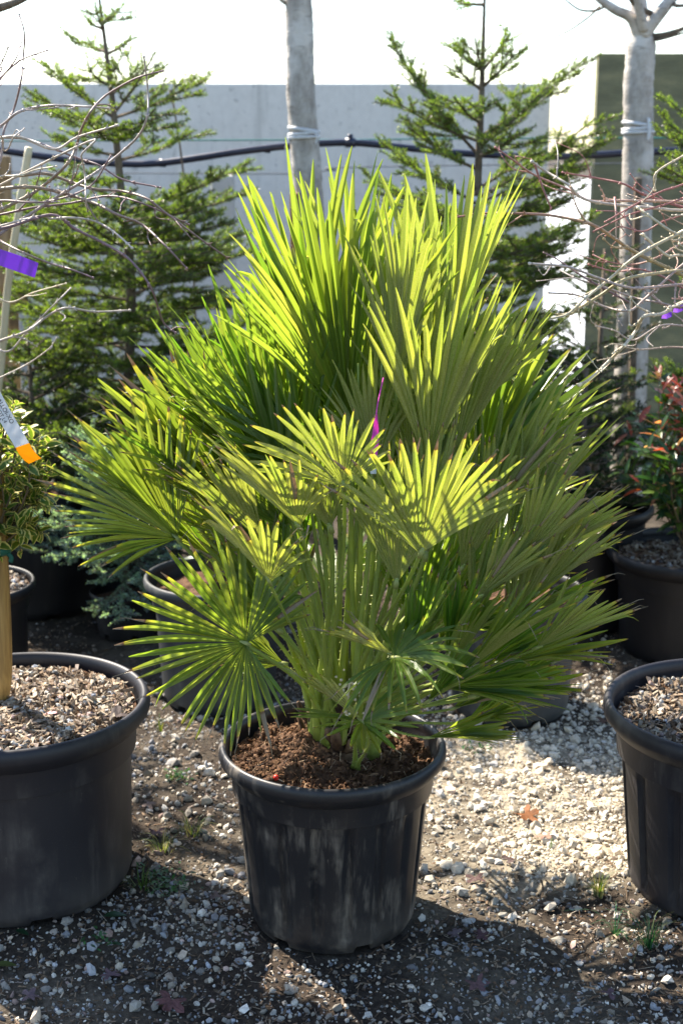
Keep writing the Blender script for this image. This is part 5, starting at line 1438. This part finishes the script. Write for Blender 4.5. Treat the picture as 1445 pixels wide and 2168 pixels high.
def leafy(parent, centre, rad, nst, per, L, W, mat, g, palf, stem_from, name='leafy_shoot', stemcol=(.14, .10, .06), up=.5, keep=None):
    """shoots growing from stem_from into an ellipsoid, each with pairs of leaves; every shoot one part"""
    centre = np.asarray(centre, float); rad = np.asarray(rad, float)
    for k in range(nst):
        d = unit(g.normal(size=3)); tip = centre + d * rad * g.uniform(.55, 1.0) ** .6
        if keep is not None and not keep(tip): continue
        mb = MB(); s0 = np.asarray(stem_from, float) + g.normal(0, .01, 3)
        m = s0 + (tip - s0) * .55 + UPV * .03 + g.normal(0, .02, 3)
        c = catmull([s0, m, tip], 8)
        V, Fs = tube(c, np.linspace(.0032, .0012, len(c)), 5); mb.add(V, Fs, stemcol, mi=1)
        for q in range(per):
            t = 1 - (q / per) ** 1.2 * .62; i = t * (len(c) - 1); i0 = min(int(i), len(c) - 2)
            p = c[i0] + (c[i0 + 1] - c[i0]) * (i - i0); T = unit(c[i0 + 1] - c[i0])
            an = q * 2.2 + g.uniform(-.4, .4)
            w = unit(np.cross(T, (0.3, .2, 1))); w2 = np.cross(T, w)
            dd = unit(T * g.uniform(.25, .9) + w * math.cos(an) + w2 * math.sin(an) + UPV * up * .4)
            l = L * g.uniform(.65, 1.15) * (.7 + .3 * min(1, q / 3)); 
            V, Fq, uv = leaf_shape(l, W * l / L * g.uniform(.85, 1.1), 4, g.uniform(.1, .5), g.uniform(.0, .3))
            mb.add(V @ frame(dd, roll=g.normal(0, .5)).T + p, Fq, palf(q / per, g, tip), uv)
        mb.build(name, [mat, M['twig']], parent)

# variegated standard with its stake in the left pot
g = np.random.default_rng(91)
eb = np.array((P(10, 1480, 3.10)[0] - .02, 3.12, .425))
ec = P(-25, 1010, 3.1)
eu = empty('variegated_shrub', tuple(eb), 'clipped shrub with cream edged leaves on a stem in the left pot', 'shrub')
V, Fs = tube(catmull([eb + (-.03, .02, -.02), eb + (-.035, .02, .3), ec - (0, 0, .12)], 8), np.linspace(.010, .008, 17), 8); build('stem', V, Fs, M['bark_dark'], eu)
leafy(eu, ec, (.165, .17, .20), 120, 11, .040, .021, M['euonymus'], g, lambda t, g, p: (g.uniform(.6, 1.5),) * 3, ec - (0, 0, .16))
st = catmull([eb + (.0, -.01, -.02), P(8, 1420, 3.09), P(4, 1250, 3.08), P(-4, 1100, 3.07), P(-8, 1000, 3.07)], 6)
V, Fs = tube(st, np.linspace(.021, .017, len(st)), 14)
tag(build('tree_stake', V, Fs, M['stake'], loc=tuple(st[0])), 'round weathered wooden stake standing in the left pot', 'stake')
o = empty('trunk_tie', tuple(eb), 'dark green tie round the foot of the left stake', 'tie')
th = np.linspace(0, 2 * math.pi, 36); q = P(14, 1506, 3.09)
V, Fs = tube(np.stack([q[0] + .031 * np.cos(th), q[1] + .031 * np.sin(th), q[2] + .004 * np.cos(th)], -1), .009, 6, .35, cap=False, ref=(0, 0, 1)); build('band', V, Fs, M['tie_green'], o)
V, Fs = tube(catmull([q + (.026, -.015, 0), q + (.042, -.02, .004), q + (.05, -.018, -.012)], 5), .008, 6, .3); build('band_end', V, Fs, M['tie_green'], o)
q = P(2, 1165, 3.07); o = empty('trunk_tie', tuple(q), 'green tie under the variegated leaves at the left edge', 'tie')
V, Fs = tube(np.stack([q[0] + .022 * np.cos(th), q[1] + .022 * np.sin(th), q[2] + .003 * np.cos(th)], -1), .010, 6, .35, cap=False, ref=(0, 0, 1)); build('band', V, Fs, M['tie_green'], o)
V, Fs = tube(catmull([q + (.018, -.012, -.005), q + (.026, -.014, -.012), q + (.024, -.014, -.024)], 5), .006, 6, .3); build('band_end', V, Fs, M['tie_green'], o)

# red tipped shrub in the far right pot
ps = empty('red_tipped_shrub', (POT_FR[0], POT_FR[1], .37), 'glossy green shrub with red young shoots in the pot at right', 'shrub')
def pal_ph(t, g, p):
    top = np.clip((p[2] - .70) / .22, 0, 1)
    if g.uniform() < (.75 if t < .35 else .22) * top + .05:
        return np.array([(.42, .075, .045), (.50, .16, .10), (.36, .05, .05), (.48, .22, .16)])[g.integers(4)] * g.uniform(.8, 1.2)
    return np.array([(.030, .075, .022), (.05, .105, .02), (.02, .055, .025), (.075, .12, .02)])[g.integers(4)] * g.uniform(.8, 1.3)
g = np.random.default_rng(92)
leafy(ps, np.array((POT_FR[0] - .02, POT_FR[1] - .03, .72)), (.27, .25, .29), 75, 11, .075, .024, M['broad'], g, pal_ph, np.array((POT_FR[0], POT_FR[1], .38)))
# two more shrubs glimpsed behind the palm
g = np.random.default_rng(93)
eu2 = empty('variegated_shrub', (POT_BR[0], POT_BR[1], .33), 'cream edged shrub glimpsed behind the right side of the palm', 'shrub')
leafy(eu2, np.array((POT_BR[0] + .02, POT_BR[1] + .1, .82)), (.20, .20, .28), 80, 10, .042, .022, M['euonymus'], g, lambda t, g, p: (g.uniform(.6, 1.5),) * 3, np.array((POT_BR[0], POT_BR[1], .34)))
gs = empty('green_shrub', (POT_BL[0], POT_BL[1], .35), 'dark green leafy shrub in the grey pot behind the palm', 'shrub')
leafy(gs, np.array((POT_BL[0] + .02, POT_BL[1] + .02, .66)), (.18, .18, .24), 60, 10, .05, .02, M['broad'], g, lambda t, g, p: np.array((.028, .062, .02)) * g.uniform(.7, 1.4), np.array((POT_BL[0], POT_BL[1], .36)))

# ------------------------------------------------------------------ tags at the left edge
TGY = 2.93
def tq(px, py, k=0.): return P(px, py, TGY + k)
tg = empty('plant_tag', tuple(tq(20, 880)), 'white label strip with orange end hanging at the left edge', 'tag')
px_sheet('white_strip', [(tq(-75, 762), tq(-45, 748)), (tq(-46, 812), tq(-16, 798)), (tq(-10, 875), tq(20, 865)), (tq(33, 947.6), tq(62, 937.6))], M['white_tag'], tg)
px_sheet('orange_end', [(tq(33.2, 948.2), tq(62.2, 938.2)), (tq(41, 962, .004), tq(71, 953, .004)), (tq(51, 974, .010), tq(80, 964, .010)), (tq(62, 982, .016), tq(88, 970, .016))], M['orange'], tg)
def lettering(txt, origin, size, parent):
    cu = bpy.data.curves.new('lettering', 'FONT'); cu.body = txt; cu.size = 1.0
    o = bpy.data.objects.new('lettering', cu); COL.objects.link(o)
    dg = bpy.context.evaluated_depsgraph_get(); me = o.evaluated_get(dg).to_mesh()
    V = np.array([v.co for v in me.vertices]); Fl = [tuple(p.vertices) for p in me.polygons]
    o.evaluated_get(dg).to_mesh_clear(); bpy.data.objects.remove(o); bpy.data.curves.remove(cu)
    a = unit((.50, .866)); b = np.array((.866, -.50))
    W = [P(origin[0] + a[0] * v[0] * size + b[0] * v[1] * size, origin[1] + a[1] * v[0] * size + b[1] * v[1] * size, TGY - .0012) for v in V]
    tri = np.array([(f[0], f[i], f[i + 1]) for f in Fl for i in range(1, len(f) - 1)])
    return build('lettering', np.array(W), tri, M['ink'], parent, smooth=False)
lettering('BBR BALLOI-XO', (-23, 818), 13.0, tg)
lettering('POT L4', (-8, 866), 11.0, tg)
lettering('CA', (-9, 880), 11.0, tg)
tp = px_sheet('plant_tag', [(tq(-40, 545, .02), tq(-40, 512, .02)), (tq(0, 562), tq(0, 527)), (tq(40, 576), tq(42, 541)), (tq(74, 588, .006), tq(82, 557, .006))], M['purple'], loc=tuple(tq(0, 545)))
tag(tp, 'plain purple tag sticking in from the left edge', 'tag')
V, Fs = tube(catmull([tq(-40, 528, .02), tq(-70, 505, .06), tq(-60, 470, .12), tq(-50, 455, .15)], 6), .0012, 5); build('tag_loop', V, Fs, M['purple'], tp)
V, Fs = tube(catmull([tq(-60, 755), tq(-85, 700, .05), tq(-80, 600, .12), tq(-60, 480, .15)], 6), .0012, 5); build('tag_loop', V, Fs, M['white_tag'], tg)
for (x_, y_, lab) in ((1412, 668, 'lower crumpled purple scrap caught on twigs at right'), (1436, 655, 'upper purple scrap at the right edge among twigs')):
    tp = px_sheet('ribbon_scrap', [(P(x_ - 13, y_ + 6, 3.6), P(x_ - 10, y_ - 6, 3.6)), (P(x_ - 2, y_ + 7, 3.58), P(x_ - 2, y_ - 9, 3.61)), (P(x_ + 9, y_ + 2, 3.6), P(x_ + 8, y_ - 10, 3.6))], M['purple'], loc=tuple(P(x_, y_, 3.6)))
    tag(tp, lab, 'ribbon')

# ------------------------------------------------------------------ fallen leaves, weeds and grass, berry and petal
def maple_leaf(seed, lobes=5):
    """lobed dead leaf of unit size, curled"""
    g = np.random.default_rng(seed); pts = []
    n = lobes * 4
    for k in range(n):
        f = k / n; ang = -math.pi * .86 + f * math.pi * 1.72 + math.pi / 2
        ph = (f * lobes) % 1
        r = .42 + .58 * abs(math.sin(math.pi * (f * lobes))) ** 1.3 * (1 - .25 * abs(f - .5) * 2)
        pts.append((r * math.cos(ang) * g.uniform(.9, 1.1), r * math.sin(ang) * g.uniform(.9, 1.1)))
    ring = np.array(pts); V = [(0, -.1, 0)]
    for s in (.5, 1.0):
        for x, y in ring * s: V.append((x, y, 0))
    V = np.array(V); r2 = V[:, 0] ** 2 + V[:, 1] ** 2
    V[:, 2] = .22 * g.uniform(-.3, 1.2) * r2 + .16 * np.sin(V[:, 0] * g.uniform(3, 5) + g.uniform(0, 6)) * np.sqrt(r2) + .14 * np.sin(V[:, 1] * 4 + g.uniform(0, 6)) * np.sqrt(r2)
    k = np.arange(n)
    tri = np.stack([np.zeros(n, int), 1 + k, 1 + (k + 1) % n], -1)[:-1]
    quad = np.stack([1 + k, 1 + n + k, 1 + n + (k + 1) % n, 1 + (k + 1) % n], -1)[:-1]
    return V, [tri, quad]
LEAVES = [
    (362, 2122, 40, (.115, .050, .048), 5, 'large reddish brown lobed leaf at the bottom left'),
    (235, 2068, 24, (.12, .075, .085), 5, 'purple grey crumpled leaf in front of the left pot'),
    (62, 2112, 26, (.13, .09, .10), 5, 'ragged mauve leaf near the bottom left corner'),
    (1112, 1728, 34, (.20, .075, .022), 5, 'orange brown curled leaf standing in the sunny gravel'),
    (1150, 1772, 24, (.30, .18, .13), 5, 'pale tan leaf in the sunny gravel below the orange one'),
    (1005, 1878, 26, (.10, .055, .050), 5, 'dark brown leaf at the edge of the sunny patch'),
    (1075, 1832, 20, (.075, .045, .04), 3, 'blackish curled leaf on the shadow line of the gravel'),
    (1020, 1990, 22, (.085, .040, .048), 5, 'dark purple leaf in shade right of the pot'),
    (965, 1985, 20, (.12, .09, .10), 5, 'grey mauve leaf between pot base and dark leaf'),
    (1008, 2090, 30, (.13, .07, .07), 5, 'purplish lobed leaf near the bottom, right of the white stones'),
    (315, 1715, 22, (.14, .10, .085), 5, 'brown leaf beside the left pot side'),
    (330, 1775, 20, (.10, .055, .06), 5, 'dark leaf above the weeds beside the left pot'),
    (455, 1905, 18, (.11, .08, .075), 3, 'folded brown leaf left of the central pot'),
    (1290, 2120, 20, (.10, .06, .07), 3, 'small dark leaf at the lower right'),
    (215, 1318, 26, (.24, .24, .28), 5, 'pale blue grey leaf on dark soil far left behind'),
    (180, 1300, 20, (.10, .05, .04), 5, 'brown leaf on dark soil far left behind'),
    (262, 1345, 18, (.12, .06, .05), 5, 'russet leaf near the weathered grey pot'),
    (1270, 1530, 20, (.12, .07, .05), 5, 'brown leaf in shade by the right pot rim'),
]
g = np.random.default_rng(95)
for i, (px, py, hw, colr, lob, lab) in enumerate(LEAVES):
    q = ground_at(px, py); s = hw * math.hypot(q[1], CAM_Z) / F_PX
    V, Fs = maple_leaf(300 + i, lob)
    a = g.uniform(0, 6.28); V = V @ np.array([(math.cos(a), -math.sin(a), 0), (math.sin(a), math.cos(a), 0), (0, 0, 1)]) * s
    z0 = float(gz(q[0], q[1])); V = V + (q[0], q[1], z0 + .010 - min(0, V[:, 2].min()) * .8)
    o = build('fallen_leaf', V, Fs, M['dead'], smooth=False, col=np.full((len(V), 3), colr), loc=(q[0], q[1], z0))
    tag(o, lab, 'leaf', 'fallen leaves on the ground')
for (px, py, L_, colr, lab) in ((245, 1948, .050, (.016, .055, .020), 'oval dark green leaf lying before the left pot'), (12, 2045, .045, (.08, .10, .03), 'yellowish green leaf at the lower left edge'),
                                (248, 2005, .024, (.03, .07, .03), 'small round green leaf on dark soil'), (48, 1980, .036, (.012, .04, .016), 'dark green leaf under the left pot edge')):
    q = ground_at(px, py); V, Fq, uv = leaf_shape(L_, L_ * .5, 6, .3, .1)
    a = g.uniform(-.5, .5); z0 = float(gz(*q))
    V = (V - (L_ / 2, 0, 0)) @ np.array([(math.cos(a), -math.sin(a), 0), (math.sin(a), math.cos(a), 0), (0, 0, 1)]).T + (q[0], q[1], z0 + .012)
    tag(build('fallen_leaf', V, Fq, M['broad'], col=np.full((len(V), 3), colr), uv=uv, loc=(q[0], q[1], z0)), lab, 'leaf', 'fallen leaves on the ground')

def tuft(px, py, n, h, spread, pal, lab, seed, name='grass_tuft', lean=.6):
    g = np.random.default_rng(seed); q = ground_at(px, py); z0 = float(gz(*q)); mb = MB()
    for k in range(n):
        an = g.uniform(0, 6.28); d = np.array((math.cos(an), math.sin(an), 0)); p = np.array((q[0], q[1], z0)) + d * g.uniform(0, spread * .3)
        hh = h * g.uniform(.4, 1.1); ln = g.uniform(.2, 1.3) * lean
        c = catmull([p, p + UPV * hh * .6 + d * hh * ln * .4, p + UPV * hh * (1 - .45 * ln) + d * hh * ln * 1.1], 4)
        w = np.cross(d, UPV) * g.uniform(.0008, .0017); t = np.linspace(1, .1, len(c))[:, None]
        V = np.stack([c - w * t, c + w * t], 1).reshape(-1, 3); i = np.arange(len(c) - 1) * 2
        mb.add(V, np.stack([i, i + 1, i + 3, i + 2], -1), np.array(pal[g.integers(len(pal))]) * g.uniform(.8, 1.25))
    return tag(mb.build(name, M['grass'], loc=(q[0], q[1], z0)), lab, 'grass', 'grass tufts on the gravel')
GR = [(.05, .10, .02), (.08, .14, .03), (.16, .17, .06)]; DRY = [(.30, .27, .13), (.20, .21, .07), (.38, .33, .18)]; BLU = [(.02, .09, .04), (.03, .12, .05), (.10, .13, .05)]
tuft(1265, 1905, 70, .075, .05, GR + DRY, 'sunlit yellowish grass tuft beside the right pot', 1)
tuft(1372, 2015, 60, .085, .06, BLU, 'green grass tuft in shade at the lower right', 2, lean=1.1)
tuft(1165, 1792, 10, .03, .02, GR, 'tiny green sprout in the sunny gravel', 3)
tuft(1300, 1985, 16, .07, .03, BLU, 'sparse blades between the two grass tufts', 4, lean=1.2)
tuft(345, 1800, 46, .05, .10, GR + DRY, 'straggly weeds in shade right of the left pot', 5, lean=1.3)
tuft(405, 1770, 46, .05, .10, GR + DRY, 'yellowish weed patch between left and central pots', 6, lean=1.3)
tuft(300, 1870, 40, .05, .10, GR, 'green weeds against the left pot foot', 7, lean=1.3)
tuft(365, 1660, 22, .035, .05, GR, 'small weeds behind, left of the central pot rim', 8, lean=1.1)
tuft(340, 1545, 20, .05, .04, GR, 'weeds at the foot of the weathered grey pot', 9)
# low clover-like ground weeds
def weed(px, py, n, r, lab, seed):
    g = np.random.default_rng(seed); q = ground_at(px, py); mb = MB()
    for k in range(n):
        x, y = q + g.normal(0, r, 2); p = np.array((x, y, float(gz(x, y)) + g.uniform(.004, .022)))
        V, Fq, uv = leaf_shape(g.uniform(.008, .016), g.uniform(.005, .009), 3)
        mb.add(V @ frame(g.normal(size=3) * (1, 1, .5) + (0, 0, .3)).T + p, Fq, np.array((.03, .085, .025)) * g.uniform(.6, 1.7), uv)
    tag(mb.build('ground_weed', M['broad'], loc=(q[0], q[1], 0)), lab, 'weed', 'small leafed weeds on the ground')
weed(335, 1862, 70, .028, 'small leafed weed near the left pot foot', 11)
weed(372, 1880, 60, .025, 'small leafed weed right of the weed by the left pot foot', 12)
weed(372, 1660, 36, .02, 'small leafed weed in gravel behind the left pot', 13)
weed(215, 2000, 24, .02, 'little green weed in front of the left pot', 14)
weed(1005, 1582, 30, .02, 'little weed in gravel under the right palm fans', 15)
q = np.array((-.118, -.142)); h_ = float(peat_h(q[0], q[1]))
V = ICO_V; o = build('red_berry', subdiv_stone(7, 1.0)[0] / np.linalg.norm(subdiv_stone(7, 1.0)[0], axis=1)[:, None] * .0065 + POT_MAIN + (q[0], q[1], h_ + .004), subdiv_stone(7, 1.0)[1], M['berry'], loc=tuple(POT_MAIN + (q[0], q[1], h_)))
tag(o, 'small red berry on the brown soil of the central pot', 'berry')
q = P(108, 1477, 3.02); V, Fq, uv = leaf_shape(.032, .016, 5, .5, -.1)
z0 = float(hf_l(q[0] - POT_L[0], q[1] - POT_L[1]))
o = build('pink_petal', V + (q[0] - .016, q[1], z0 + .012), Fq, M['petal'], uv=uv, loc=(q[0], q[1], z0)); tag(o, 'pink fallen petal on the mulch of the left pot', 'petal')
V, Fs = maple_leaf(390, 3); q = np.array((POT_L[0] + .245, POT_L[1] - .07)); z0 = float(hf_l(.245, -.07))
o = build('fallen_leaf', V * .036 + (q[0], q[1], z0 + .02), Fs, M['dead'], smooth=False, col=np.full((len(V), 3), (.05, .03, .025)), loc=(q[0], q[1], z0)); tag(o, 'dark curled leaf inside the left pot against its rim', 'leaf', 'fallen leaves on the ground')
